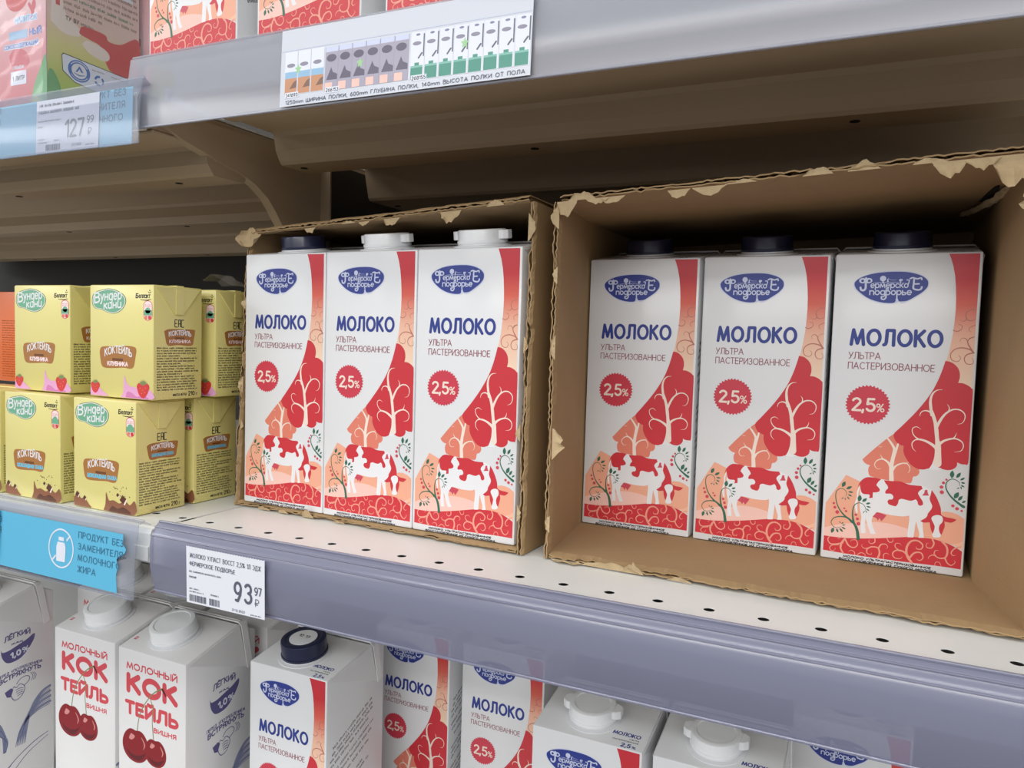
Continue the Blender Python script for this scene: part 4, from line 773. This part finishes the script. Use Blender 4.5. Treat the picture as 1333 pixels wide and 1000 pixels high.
# bracket between the two bays
def bracket():
    root = empty('shelf_bracket', (-.232, .01, .20)); off = Vector((.232, -.01, -.20))
    tag(root, 'curved cream steel shelf bracket hanging under the junction of the two upper shelves', 'bracket')
    low = [(-.143, .2535), (-.1351, .2514), (-.12, .2465), (-.1041, .2429), (-.0872, .2388), (-.0692, .2352), (-.0577, .2305), (-.0461, .2235), (-.0377, .2150), (-.0293, .2045), (-.026, .192)]
    poly = low + [(.0120, .192), (.0120, .262), (-.143, .262)]
    bm = bmesh.new(); extrude_x(bm, poly, -.2335, -.2317); bmesh.ops.translate(bm, verts=bm.verts, vec=off); obj('web', bm, steel_under_shade, root)
    bm = bmesh.new(); extrude_x(bm, sheet_profile(low, -.0012), -.2395, -.2317); bmesh.ops.translate(bm, verts=bm.verts, vec=off); obj('curved_flange', bm, steel_under_shade, root)
    bm = bmesh.new(); bx(bm, -.2335, -.2225, .0120, .0136, .192, .2625); bmesh.ops.translate(bm, verts=bm.verts, vec=off); obj('rear_flange', bm, steel_under_shade, root)
    bm = bmesh.new(); bx(bm, -.2335, -.2317, .0136, .33, .205, .2625); bmesh.ops.translate(bm, verts=bm.verts, vec=off); obj('arm', bm, dark_steel, root)
bracket()

# ---------------------------------------------------------------- price rails and what is slipped into them
def rail(label, x0, x1, prof, m, th=.0009, name='price_rail'):
    cx = (x0+x1)/2
    root = empty(name, (cx, prof[0][0], prof[-1][1])); off = Vector((-cx, -prof[0][0], -prof[-1][1]))
    tag(root, label, 'price rail', 'clear plastic price rails')
    bm = bmesh.new(); extrude_x(bm, sheet_profile(prof, th), x0, x1); bmesh.ops.translate(bm, verts=bm.verts, vec=off)
    obj('rail_body', bm, m, root, smooth=True)
    for (y, z) in (prof[-1], prof[1]):
        bm = bmesh.new(); bx(bm, x0, x1, y-.0012, y+.0006, z-.0006, z+.0010); bevel(bm, .0005, 2); bmesh.ops.translate(bm, verts=bm.verts, vec=off)
        obj('rail_lip', bm, m, root)
    if name == 'price_rail' and m is rail_frost:
        for y, z in ((-.1498, .0036), (-.1523, -.0012)):
            bm = bmesh.new(); bx(bm, x0, x1, y-.0007, y+.0003, z-.0005, z+.0005); bevel(bm, .0003, 2); bmesh.ops.translate(bm, verts=bm.verts, vec=off); obj('rail_rib', bm, m, root)
    return root, off
def curved(y0, y1, z0, z1, bulge, n=9):
    return [(y0+(y1-y0)*i/n - bulge*sin(pi*i/n), z0+(z1-z0)*i/n) for i in range(n+1)]
rail('lilac-grey translucent rail on the right middle shelf, below the brown boxes', -.2235, .62, [(-.1425, .0028), (-.1462, .0060)]+[(-.1480, .0052), (-.1500, .0030), (-.1518, 0), (-.1532, -.004), (-.1540, -.009), (-.1542, -.014), (-.1534, -.022), (-.1518, -.030), (-.1500, -.0362)], rail_frost)
rail('narrow clear rail holding the blue strip at the left of the middle shelf', -1.2, -.2326, [(-.1450, .0028), (-.1500, .0055)]+curved(-.1545, -.1580, .0045, -.0420, .0010), rail_clear)
rail('frosted clear rail on the right upper shelf with a paper leaflet on it', -.2450, .62, [(-.1440, .2860), (-.1480, .2890)]+curved(-.1500, -.1530, .2880, .2455, .0012), rail_upper)
rail('clear rail on the left upper shelf holding a white price tag', -1.2, -.2250, [(-.1510, .2700), (-.1560, .2735)]+curved(-.1580, -.1610, .2725, .2345, .0010), rail_clear)

def bar_code(A, u0, v0, u1, v1, r):
    u = u0
    while u < u1:
        w_ = r.choice((.25, .25, .5, .7)); A.rect('grey', u, v0, min(u+w_, u1), v1); u += w_+r.choice((.25, .3, .5))
def paper(name, label, cat, w_, h_, m, loc, tilt, group=None, outline=None):
    """thin paper sheet; local x along the shelf, z up, front towards -y"""
    o = empty(name, loc); o.rotation_euler = (tilt, 0, 0); tag(o, label, cat, group)
    bm = bmesh.new(); pts = outline or [(0, 0), (w_, 0), (w_, h_), (0, h_)]
    a = [bm.verts.new((u/1000, 0, v/1000)) for u, v in pts]; b = [bm.verts.new((u/1000, .00018, v/1000)) for u, v in pts]; n = len(pts)
    for i in range(n): bm.faces.new((a[i], a[(i+1) % n], b[(i+1) % n], b[i]))
    for t in tessellate_polygon([[Vector((u, v, 0)) for u, v in pts]]):
        bm.faces.new([a[i] for i in t]); bm.faces.new([b[i] for i in t[::-1]])
    obj('sheet', bm, m, o)
    return o
r = random.Random(21)
# 93.97 tag, in front of the rail face
outl = [(0, 0), (60.5, 0), (60.5, 34.2)]+[(60.5-1.0*i-.5, 34.2-(.5 if i % 2 else 0)) for i in range(60)]+[(0, 34.2)]
t = paper('price_tag', 'white paper price tag reading 93 97 on the lilac rail', 'price tag', 60.5, 34.2, paper_white, (-.1898, -.1556, -.0362), radians(1.0), 'paper price tags', outl)
A = Art()
text(A, 'grey', 'МОЛОКО У/ПАСТ ВОССТ 2,5% 1Л ЭДЖ', 3.0, 27.4, 2.9, 55, .36, seg=12, track=.24)
text(A, 'grey', 'ФЕРМЕРСКОЕ ПОДВОРЬЕ', 2.6, 22.6, 2.7, 36, .38, seg=12, track=.24)
text(A, 'grey', 'БЕЗ ЗАМЕНИТЕЛЯ МОЛОЧНОГО ЖИРА', 2.4, 18.6, 1.1, 25.5, .2, seg=8, cap=False); text(A, 'grey', 'РОССИЯ', 2.4, 15.2, 1.3, 5.6, .28, seg=8, cap=False)
text(A, 'grey', '9', 37.4, 6.8, 12.2, 6.4, 1.7, seg=28); text(A, 'grey', '3', 45.4, 6.8, 12.2, 6.2, 1.7, seg=28)
text(A, 'grey', '97', 53.0, 12.9, 5.0, 5.6, .75, seg=18); text(A, 'grey', '₽', 53.2, 6.4, 4.6, 3.4, .5, seg=14)
micro(A, 'grey', 2.4, 8.4, 8, 1.0, r); micro(A, 'grey', 2.4, 6.6, 11, 1.0, r); micro(A, 'grey', 19.5, 7.0, 6.4, 1.1, r)
bar_code(A, 2.4, 1.2, 16, 5.2, r); bar_code(A, 18.4, 1.2, 26.6, 5.2, r)
text(A, 'grey', '21.12.2022', 36, 1.0, 1.5, 10, .26, seg=8, cap=False); micro(A, 'grey', 50, .8, 8, 1.0, r)
A.build('tag_print', frame((0, 0, 0), (1, 0, 0), (0, 0, 1)), t, base=.00015)

# blue strips
def blue_unit(A, u0):
    cx, cy = u0+62.5, 20.4
    A.up(); A.stroke('paperw', [(cx+12*cos(a*pi/24), cy+12.4*sin(a*pi/24)) for a in range(49)], 1.0, smooth=0, closed=True)
    A.poly('paperw', [(cx-4.3, cy-8.6), (cx+4.3, cy-8.6), (cx+4.6, cy+1.0), (cx+3.4, cy+4.0), (cx-3.4, cy+4.0), (cx-4.6, cy+1.0)]); A.rect('paperw', cx-2.6, cy+5.0, cx+2.6, cy+7.4)
    A.stroke('paperw', [(cx+5.2, cy+5.6), (cx+8.8, cy+9.4)], 1.2, smooth=0, cap=False); A.stroke('paperw', [(cx-8.8, cy-9.2), (cx-4.9, cy-5.2)], 1.2, smooth=0, cap=False)
    for i, (s, wd) in enumerate((('ПРОДУКТ БЕЗ', 42), ('ЗАМЕНИТЕЛЯ', 41.5), ('МОЛОЧНОГО', 40), ('ЖИРА', 17.5))):
        text(A, 'skyt', s, u0+79, 29.4-i*7.3, 4.4, wd, .62, seg=14, track=.28)
def blue_strip(label, loc, tilt, w_, m, torn, u_list, group, hh=38.0):
    rr = random.Random(5)
    o_ = [(0, 0), (w_-5, 0)]
    if torn: o_ += [(w_-5.6, 5), (w_-6.4, 11), (w_-5.0, 16), (w_-6.4, 21), (w_-3.8, 23.6), (w_+.6, 25.6), (w_+1.8, 28.2), (w_-1.2, 31.4), (w_-1.0, hh)]
    else: o_ = [(0, 0), (w_, 0), (w_, hh)]
    o_ += [(0, hh)]
    t = paper('shelf_strip', label, 'shelf strip', w_, hh, m, loc, tilt, group, o_)
    for u in u_list:
        A = Art(); blue_unit(A, u); A.build('strip_print', frame((0, 0, 0), (1, 0, 0), (0, 0, 1)), t, base=.00015)
    return t
sky = mat('strip_blue', H('5cb6da'), .42, coat=.3); skyl = mat('strip_blue_pale', H('7cc4de'), .45, coat=.3)
blue_strip('bright blue strip with crossed-out carton sign, torn right end, left middle rail', (-.4826, -.1596, -.0395), radians(-2.5), 242, sky, True, (0, 120.6), 'blue information strips', 37.4)
blue_strip('pale blue strip behind the 127 99 tag on the left upper rail', (-.4820, -.1590, .2348), radians(-2.0), 249, skyl, False, (2, 122), 'blue information strips', 34)
t = paper('price_tag', 'white paper price tag reading 127 99 on the pale blue strip, upper left', 'price tag', 59.5, 33.5, paper_white, (-.3212, -.1596, .2350), radians(-2.0), 'paper price tags')
A = Art()
text(A, 'grey', '127', 28.0, 8.0, 11.6, 18.6, 1.6, seg=26); text(A, 'grey', '99', 48.6, 15.6, 4.6, 6.4, .6, seg=16); text(A, 'grey', '₽', 49.6, 7.8, 5.0, 3.8, .5, seg=14)
micro(A, 'grey', 3, 29.4, 34, 1.9, r); micro(A, 'grey', 2.4, 25.0, 38, 2.0, r); micro(A, 'grey', 2, 19.8, 22, 1.2, r); micro(A, 'grey', 2, 16.2, 5, 1.4, r); micro(A, 'grey', 2.6, 8.4, 6, 1.1, r); micro(A, 'grey', 2.6, 6.2, 9, 1.1, r); micro(A, 'grey', 18, 7.0, 5, 1.1, r)
bar_code(A, 10, 1.4, 24, 5.2, r); text(A, 'grey', '21.12.2022', 35, 2.6, 1.6, 9, .25, seg=8, cap=False); micro(A, 'grey', 48, 2.2, 8, 1.1, r)
A.build('tag_print', frame((0, 0, 0), (1, 0, 0), (0, 0, 1)), t, base=.00015)
for xx, hh in ((-.3632, 37.0),):
    t = paper('price_tag', 'white price tag at the left photo edge on the bright blue strip', 'price tag', 60, 33.5, paper_white, (-.4232, -.1608, -.0345), radians(-2.5), 'paper price tags')
    A = Art(); text(A, 'grey', '₽', 53, 7, 4.6, 3.4, .5, seg=14); A.build('tag_print', frame((0, 0, 0), (1, 0, 0), (0, 0, 1)), t, base=.00015)

# leaflet with rows of small pictured cartons
LW = 147.5
t = paper('leaflet', 'paper leaflet picturing rows of cartons, on the frosted upper rail', 'leaflet', LW, 40.5, leaflet_paper, (-.1230, -.1553, .2462), radians(-2.5))
A = Art(); micro_r = random.Random(31)
A.rect('ring', .4, 29.2, LW-.4, 29.5)
L0 = A.layer
for i in range(3):
    A.layer = L0+1; u = 3.0+i*8.8; A.rect('paperw', u, 6, u+8.4, 28.6); A.layer += 1
    A.rect('orangem', u+.2, 6.2, u+8.2, 14.6); A.rect('bluep', u+.2, 14.6, u+8.2, 18); A.layer += 1; A.poly('brownm', [(u+3.4, 9), (u+6, 12.4), (u+8.2, 13.5), (u+8.2, 9.4)]); A.ell('lilac', u+4, 21.4, 2.8, 1.1, 12)
for i in range(6):
    A.layer = L0+1; u = 29.8+i*8.6; A.rect('lilacl', u, 5.4, u+8.4, 28.0); A.layer += 1
    A.rect('ring', u+.2, 25.4, u+8.2, 28.0); A.poly('berry' if False else 'lilacd', [(u+1, 11), (u+4, 17.4), (u+5.2, 14.8), (u+8, 13.6), (u+8, 10.8)]); A.rect('pinkl', u+.3, 5.6, u+5, 9.6); A.layer += 1; A.ell('lilacd', u+4, 22.2, 3.2, 2.0, 14)
for i in range(8):
    A.layer = L0+1; u = 82.4+i*8.1; A.rect('paperw', u, 4.8, u+7.9, 28.2); A.layer += 1
    A.rect('tealm', u+.2, 5.0, u+7.1, 11.6); A.rect('tealm', u+2.4, 11.6, u+5.0, 13.2); A.rect('grey', u+7.0, 16, u+7.7, 27); A.layer += 1
    A.rect('tealp', u+.2, 10.8, u+7.1, 11.8); A.ell('lilac', u+3.4, 22.6, 2.5, 1.0, 12); A.ell('slate', u+3.9, 26.8, 1.3, .6, 10); A.stroke('grey', [(u+4.6, 15.4, .9), (u+6.4, 17.6, .9)], smooth=0)
A.layer = L0+5
for u, v in ((12, 19), (52.0, 17.4), (112.6, 19.2)): A.poly('limem', [(u+2.4*cos(radians(90+i*36))*(1 if i % 2 == 0 else .45), v+2.8*sin(radians(90+i*36))*(1 if i % 2 == 0 else .45)) for i in range(10)])
for u, s in ((3.6, '341693'), (30.4, '266153'), (83, '268155')):
    A.layer = L0+6; A.rect('paperw', u, 4.2, u+9, 7.2); A.layer += 1; text(A, 'black', s, u+.4, 4.7, 2.0, 8.2, .34, seg=10, cap=False)
text(A, 'grey', '1250mm ШИРИНА ПОЛКИ, 600mm ГЛУБИНА ПОЛКИ, 140mm ВЫСОТА ПОЛКИ ОТ ПОЛА', 4, .9, 2.2, 141, .36, seg=8, cap=False)
A.build('leaflet_print', frame((0, 0, 0), (1, 0, 0), (0, 0, 1)), t, base=.0001)

# ---------------------------------------------------------------- torn corrugated boxes
def lerp(a, b, t): return a+(b-a)*t
def jag(rr, n, amp, big):
    v = []; cur = 0; hold = 0; tgt = 0
    for i in range(n+1):
        if hold <= 0: tgt = rr.uniform(-amp, amp)+(rr.uniform(-big, 0) if rr.random() < .25 else 0); hold = rr.randint(1, 6)
        hold -= 1; cur += (tgt-cur)*rr.uniform(.4, 1); v.append(cur+rr.uniform(-.0003, .0003))
    return v
def card_panel(name, back, mid, front, nrm, parent, rr, th=.0042, n=96):
    """corrugated board swept from its back edge over a fold to a torn front edge; each edge is (start, end); nrm points outwards"""
    nrm = Vector(nrm).normalized()
    B, Mi, F = [[Vector(p) for p in e] for e in (back, mid, front)]
    d = ((F[0]+F[1])-(Mi[0]+Mi[1])).normalized()
    root = None
    for k, (o0, o1) in enumerate(((0, .0007), (th-.0007, th))):
        bm = bmesh.new(); J = jag(rr, n, .0011, .0026); rows = []
        for i in range(n+1):
            t = i/n; a = B[0].lerp(B[1], t); m_ = Mi[0].lerp(Mi[1], t); f = F[0].lerp(F[1], t)+d*J[i]
            lift = nrm*((.0010 if k == 0 else -.0010)+rr.uniform(-.0005, .0005))
            g = m_.lerp(f, .93)
            rows.append([bm.verts.new(p) for p in (a+nrm*o0, m_+nrm*o0, g+nrm*o0, f+nrm*o0+lift, f+nrm*o1+lift, g+nrm*o1, m_+nrm*o1, a+nrm*o1)])
        for a, b in zip(rows, rows[1:]):
            for i in range(8): bm.faces.new((a[i], a[(i+1) % 8], b[(i+1) % 8], b[i]))
        for e in (rows[0], rows[-1]):
            for i in range(3): bm.faces.new((e[i], e[i+1], e[6-i], e[7-i]))
        o = obj(name if k == 0 else 'outer_liner', bm, cardboard, parent if k == 0 else root)
        if k == 0: root = o
    # fluted layer between the liners, torn a little shorter
    bm = bmesh.new(); J = jag(rr, n*2, .0008, .003); rows = []; nn = n*2
    for i in range(nn+1):
        t = i/nn; m_ = Mi[0].lerp(Mi[1], t); f = F[0].lerp(F[1], t)+d*(J[i]-.0045)
        w_ = nrm*(th/2+(th/2-.0009)*sin(i*pi/2.5)); rows.append([bm.verts.new(p+w_+e) for p in (m_, f) for e in (nrm*0, nrm*.0003)])
    for a, b in zip(rows, rows[1:]):
        for i, j in ((0, 1), (1, 3), (3, 2), (2, 0)): bm.faces.new((a[i], a[j], b[j], b[i]))
    obj('fluting', bm, card_torn, root)
    return root
def flake(parent, p, along, hang, outv, w_, l_, rr, curl=.5):
    """a torn scrap of liner paper hanging from an edge"""
    p, along, hang, outv = Vector(p), Vector(along).normalized(), Vector(hang).normalized(), Vector(outv).normalized()
    bm = bmesh.new(); nu, nv = 7, 5; rows = []
    L = [rr.uniform(.65, 1.0)*(max(.05, sin(pi*(i+.5)/(nu+1)))**.45) for i in range(nu+1)]
    ph = rr.uniform(0, 6)
    for i in range(nu+1):
        row = []
        for j in range(nv+1):
            t = j/nv; u = (i/nu-.5)*w_*(1-.25*t)+rr.uniform(-.0002, .0002)
            row.append(bm.verts.new(p+along*u+hang*(l_*L[i]*t)+outv*(.0006+l_*curl*t*t*.5+.0005*sin(i*1.3+ph)*t)))
        rows.append(row)
    for a, b in zip(rows, rows[1:]):
        for j in range(nv): bm.faces.new((a[j], b[j], b[j+1], a[j+1]))
    g = bmesh.ops.extrude_face_region(bm, geom=list(bm.faces)); bmesh.ops.translate(bm, verts=[v for v in g['geom'] if isinstance(v, bmesh.types.BMVert)], vec=-outv*.00035)
    obj('torn_scrap', bm, card_torn, parent)
def carton_box(label, name, fbl, fbr, ftl, ftr, mbl, mbr, mtl, mtr, bbl, bbr, btl, btr, flakes, seed):
    root = empty(name, ((fbl[0]+fbr[0])/2, (fbl[1]+bbl[1])/2, 0)); rr = random.Random(seed); off = -Vector(root.location)
    S = lambda *e: [tuple(Vector(p)+off) for p in e]
    tag(root, label, 'box', 'torn cardboard display boxes')
    card_panel('bottom_panel', S(bbl, bbr), S(mbl, mbr), S(fbl, fbr), (0, 0, 1), root, rr, th=.0034)
    card_panel('top_panel', S(btl, btr), S(mtl, mtr), S(ftl, ftr), (0, 0, 1), root, rr)
    card_panel('left_panel', S(bbl, btl), S(mbl, mtl), S(fbl, ftl), (-1, 0, 0), root, rr)
    card_panel('right_panel', S(bbr, btr), S(mbr, mtr), S(fbr, ftr), (1, 0, 0), root, rr)
    bm = bmesh.new(); v = [bm.verts.new(p) for p in S(bbl, bbr, btr, btl)]; f = bm.faces.new(v)
    g = bmesh.ops.extrude_face_region(bm, geom=[f]); bmesh.ops.translate(bm, verts=[q for q in g['geom'] if isinstance(q, bmesh.types.BMVert)], vec=(0, .004, 0)); obj('back_panel', bm, cardboard, root)
    E = dict(top=(ftl, ftr), bottom=(fbl, fbr), left=(fbl, ftl), right=(fbr, ftr))
    for edge, s, w_, l_, mode, curl in flakes:
        a, b = [Vector(p)+off for p in E[edge]]; p = a.lerp(b, s); al = b-a
        if edge == 'top': hang, outv = ((0, .25, -1), (0, -1, 0)) if mode == 'in' else ((0, .2, 1), (0, -1, 0))
        elif edge == 'bottom': hang, outv = ((0, -.35, 1), (0, -1, .2)) if mode == 'in' else ((0, -1, -.2), (0, 0, 1))
        elif edge == 'left': hang, outv = ((1, .2, 0), (0, -1, 0)) if mode == 'in' else ((-1, .1, 0), (0, -1, 0))
        else: hang, outv = ((-1, .2, 0), (0, -1, 0)) if mode == 'in' else ((1, .1, 0), (0, -1, 0))
        flake(root, p, al, hang, outv, w_, l_, rr, curl)
    return root
b1 = carton_box('smaller torn brown cardboard box on the left, holding three tightly fitting milk cartons', 'cardboard_box',
    (-.2360, -.0700, .0008), (-.0095, -.0810, .0008), (-.2300, -.0640, .1935), (-.0082, -.0790, .2035),
    (-.2345, -.0400, .0008), (-.0090, -.0510, .0008), (-.2298, -.0400, .1975), (-.0082, -.0500, .2035),
    (-.2305, .0750, .0008), (-.0072, .0720, .0008), (-.2300, .0750, .1995), (-.0072, .0700, .2030),
    [('top', .0, .020, .012, 'in', .9), ('top', .0, .014, .006, 'out', .5), ('left', .985, .014, .012, 'out', .8), ('top', .25, .010, .004, 'in', .4), ('top', .46, .009, .003, 'in', .5), ('top', .56, .013, .006, 'in', .6), ('top', .76, .015, .009, 'in', .6), ('top', .9, .012, .004, 'out', .4), ('top', .40, .012, .002, 'out', .4),
     ('left', .75, .010, .005, 'out', .6), ('left', .45, .012, .004, 'out', .6), ('left', .3, .008, .003, 'in', .5), ('right', .93, .016, .006, 'out', .6), ('right', .6, .010, .003, 'out', .5), ('right', .35, .010, .003, 'in', .5), ('right', .12, .010, .003, 'out', .5),
     ('bottom', .30, .010, .007, 'in', .3), ('bottom', .12, .012, .003, 'in', .3), ('bottom', .2, .010, .003, 'in', .3), ('bottom', .42, .010, .002, 'in', .3)], 5)
b2 = carton_box('larger torn brown cardboard box on the right, its three milk cartons pushed back', 'cardboard_box',
    (.0105, -.0790, .0008), (.2400, -.0880, .0008), (.0115, -.0820, .2020), (.2330, -.0900, .2110),
    (.0006, -.0040, .0008), (.2258, -.0110, .0008), (.0000, -.0040, .2030), (.2290, -.0110, .2110),
    (.0020, .1500, .0008), (.2300, .1500, .0008), (.0010, .1500, .2040), (.2310, .1500, .2100),
    [('top', .06, .016, .005, 'out', .5), ('top', .14, .014, .005, 'in', .7), ('top', .10, .014, .004, 'in', .5), ('top', .30, .012, .005, 'in', .6), ('top', .37, .018, .005, 'in', .6), ('top', .44, .016, .002, 'out', .3), ('top', .60, .014, .004, 'out', .4), ('top', .69, .014, .005, 'out', .5), ('top', .81, .014, .003, 'out', .4),
     ('top', .845, .014, .009, 'in', .7), ('top', .90, .015, .006, 'in', .7), ('top', .96, .022, .017, 'in', .8), ('top', .02, .012, .010, 'in', .5),
     ('left', .96, .014, .005, 'out', .5), ('left', .33, .018, .009, 'in', .7), ('left', .6, .014, .003, 'out', .5), ('left', .1, .010, .003, 'out', .4), ('left', .8, .010, .003, 'out', .4),
     ('bottom', .05, .020, .007, 'out', .5), ('bottom', .16, .034, .005, 'in', .1), ('bottom', .22, .012, .008, 'in', .2), ('bottom', .33, .014, .003, 'in', .2), ('right', .95, .02, .008, 'in', .6), ('right', .90, .016, .010, 'in', .8)], 9)

# the split in the roof liner of the larger box, near its right wall
rr = random.Random(6); off = -Vector(b2.location); bm = bmesh.new(); rows = []
rim = catmull([(.2152, .0585, .2078), (.2190, .0477, .2072), (.2231, .0269, .2068), (.2268, .0055, .2070), (.2288, -.0144, .2078), (.2302, -.0286, .2092)], 4)
for i, pt in enumerate(rim):
    w_ = .0045*sin(pi*(i+.7)/(len(rim)+.4)); c_ = Vector(pt)+off
    rows.append([bm.verts.new(c_+Vector((-w_*.5+w_*k/3+rr.uniform(-.0005, .0005), rr.uniform(-.0005, .0005), rr.uniform(-.0006, .0006)+(.001 if k in (0, 3) else -.0005)))) for k in range(4)])
for a, b in zip(rows, rows[1:]):
    for k in range(3): bm.faces.new((a[k], b[k], b[k+1], a[k+1]))
g_ = bmesh.ops.extrude_face_region(bm, geom=list(bm.faces)); bmesh.ops.translate(bm, verts=[v for v in g_['geom'] if isinstance(v, bmesh.types.BMVert)], vec=(0, 0, .0008))
obj('torn_rim', bm, card_torn, b2)
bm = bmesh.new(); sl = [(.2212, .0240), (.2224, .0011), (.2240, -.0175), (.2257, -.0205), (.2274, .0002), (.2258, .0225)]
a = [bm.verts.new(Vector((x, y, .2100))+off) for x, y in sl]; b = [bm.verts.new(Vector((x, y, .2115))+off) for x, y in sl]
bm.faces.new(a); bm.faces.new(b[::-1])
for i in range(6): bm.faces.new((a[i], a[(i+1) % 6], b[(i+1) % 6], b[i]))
obj('torn_hole_shade', bm, hole_shade, b2)['label'] = 'dark piece painted as the shade of a torn hole in the box lid'  # flat dark piece; the gap's shade is painted, nothing is cut

# ---------------------------------------------------------------- cartons in the boxes
MG = 'one litre milk cartons'
ar, al = -.03296, -.032
for i, (lab) in enumerate(('milk carton at the left of the larger box, against its left wall', 'middle milk carton of the larger right box', 'milk carton at the right of the larger box, nearest its right wall')):
    d = i*.0745; place(milk_navy, .00125+d*cos(ar), d*sin(ar), .0045, ar, lab, 'milk carton', MG)
for i, (p, lab) in enumerate(((milk_navy, 'milk carton with a navy cap at the left of the smaller box'), (milk_white, 'middle milk carton of the smaller left box, with a white cap'), (milk_white, 'milk carton with a white cap at the right of the smaller box'))):
    d = i*.0724; place(p, -.2292+d*cos(al), -.0702+d*sin(al), .0045, al, lab, 'milk carton', MG)
ZL = -.2945
for p, x, y, lab in ((milk_navy_disc, -.2370, -.0545, 'lower-shelf milk carton with a pale disc on its navy cap and its side facing out'),
    (milk_navy, -.1985, .0530, 'lower-shelf milk carton set back, second from the left of the five'), (milk_navy, -.1150, .0530, 'lower-shelf milk carton set back, behind the white-capped one'),
    (milk_white, -.0125, -.0405, 'lower-shelf milk carton with a winged white cap, left of the two'), (milk_white, .0655, -.0395, 'lower-shelf milk carton with a winged white cap, right of the two'),
    (milk_navy, .1360, .0570, 'lower-shelf milk carton furthest right, only its logo showing under the rail')):
    place(p, x, y, ZL, 0, lab, 'milk carton', MG)
for x, y, lab in ((-.4215, -.0815, 'white cherry cocktail carton in front, left of the full pair'), (-.3428, -.0835, 'white cherry cocktail carton in front, right of the pair, showing its side'),
    (-.4945, -.0100, 'cherry cocktail carton set back in the gap left of the pair'), (-.4215, -.0030, 'cherry cocktail carton behind the left one of the pair'), (-.3428, .0000, 'cherry cocktail carton behind the right one of the pair'), (-.5668, -.1030, 'white cocktail carton cut off by the left edge of the photo, showing its side')):
    place(cocktail, x, y, ZL, 0, lab, 'cocktail carton', 'cherry cocktail cartons on the bottom shelf')
SG = 'small yellow cartons stacked on the left shelf'
for p, x, y, z, rz, lab in ((small_choc, -.3280, -.1300, .0003, 0, 'chocolate yellow carton, bottom layer, front right of the two'), (small_choc, -.4030, -.1310, .0003, 0, 'chocolate yellow carton, bottom layer, front left of the two'),
    (small_choc, -.3270, -.0830, .0003, 0, 'chocolate yellow carton, bottom layer, behind and beside the box'), (small_choc, -.4710, -.1310, .0003, 0, 'chocolate yellow carton, bottom layer, cut off by the photo edge'),
    (small_straw, -.3182, -.1245, .0778, 0, 'strawberry yellow carton, top layer, front right of the two'), (small_straw, -.4020, -.1240, .0778, 0, 'strawberry yellow carton, top layer, front left of the two'),
    (small_straw, -.3140, -.0760, .0778, 0, 'strawberry yellow carton, top layer, behind and beside the box')):
    place(p, x, y, z, rz, lab, 'small carton', SG)
# orange carton behind the upper left one
oc = empty('orange_drink_carton', (-.4950, -.0800, .0778)); tag(oc, 'orange drink carton at the left edge, behind the yellow top layer', 'small carton')
bm = bmesh.new(); bx(bm, 0, .0620, 0, .052, 0, .0745); bevel(bm, .0012, 2); obj('body', bm, orange_board, oc, smooth=True)
bm = bmesh.new(); bx(bm, .062, .0628, .022, .030, .052, .0735); obj('weld_strip', bm, orange_board, oc)
A = Art()
for i in range(20): micro(A, 'orangedk', 4, 44-i*2.0, 44, 1.1, r)
A.rect('violet', 10, 56, 18, 61)
A.build('side_print', frame((.062, 0, 0), (0, 1, 0), (0, 0, 1)), oc)
A = Art()
for i in range(24): micro(A, 'orangedk', 6, 50-i*2.0, 52, 1.1, r)
A.rect('violet', 30, 58, 40, 63); A.up(); text(A, 'paperw', 'ЕАС', 31, 59, 3, 8, .5); A.build('front_print', FRONT, oc)
# upper shelf
for x, lab in ((-.2385, 'upper-shelf milk carton at the left end beside the juice, cut off above'), (-.1518, 'second upper-shelf milk carton from the left, cut off above'), (-.0650, 'third upper-shelf milk carton from the left, just a sliver of white above the rail')):
    place(milk_white, x, -.1425, .2875, 0, lab, 'milk carton', MG)
place(juice, -.4090, -.1400, .2683, 0, 'pink and red film-wrapped juice carton at the top left corner', 'juice carton', 'film-wrapped juice cartons')
place(juice, -.4010, -.0640, .2683, 0, 'film-wrapped juice carton mostly hidden behind the front one', 'juice carton', 'film-wrapped juice cartons')
# loose crumpled film above the third stack
pf = bmesh.new(); rr = random.Random(12); rows = []
for i in range(12):
    rows.append([pf.verts.new((-.276+.0035*i+rr.uniform(-.0012, .0012), -.066+.005*j+rr.uniform(-.0012, .0012), .1572+max(0, .0085-.0016*abs(i-3)*1.0)*(1 if j < 4 else .3)+rr.uniform(0, .0016))) for j in range(6)])
for a, b in zip(rows, rows[1:]):
    for j in range(5): pf.faces.new((a[j], b[j], b[j+1], a[j+1]))
o = obj('plastic_film', pf, film_clear, None, smooth=True); tag(o, 'crumpled clear film lying on top of the yellow carton beside the box', 'film')
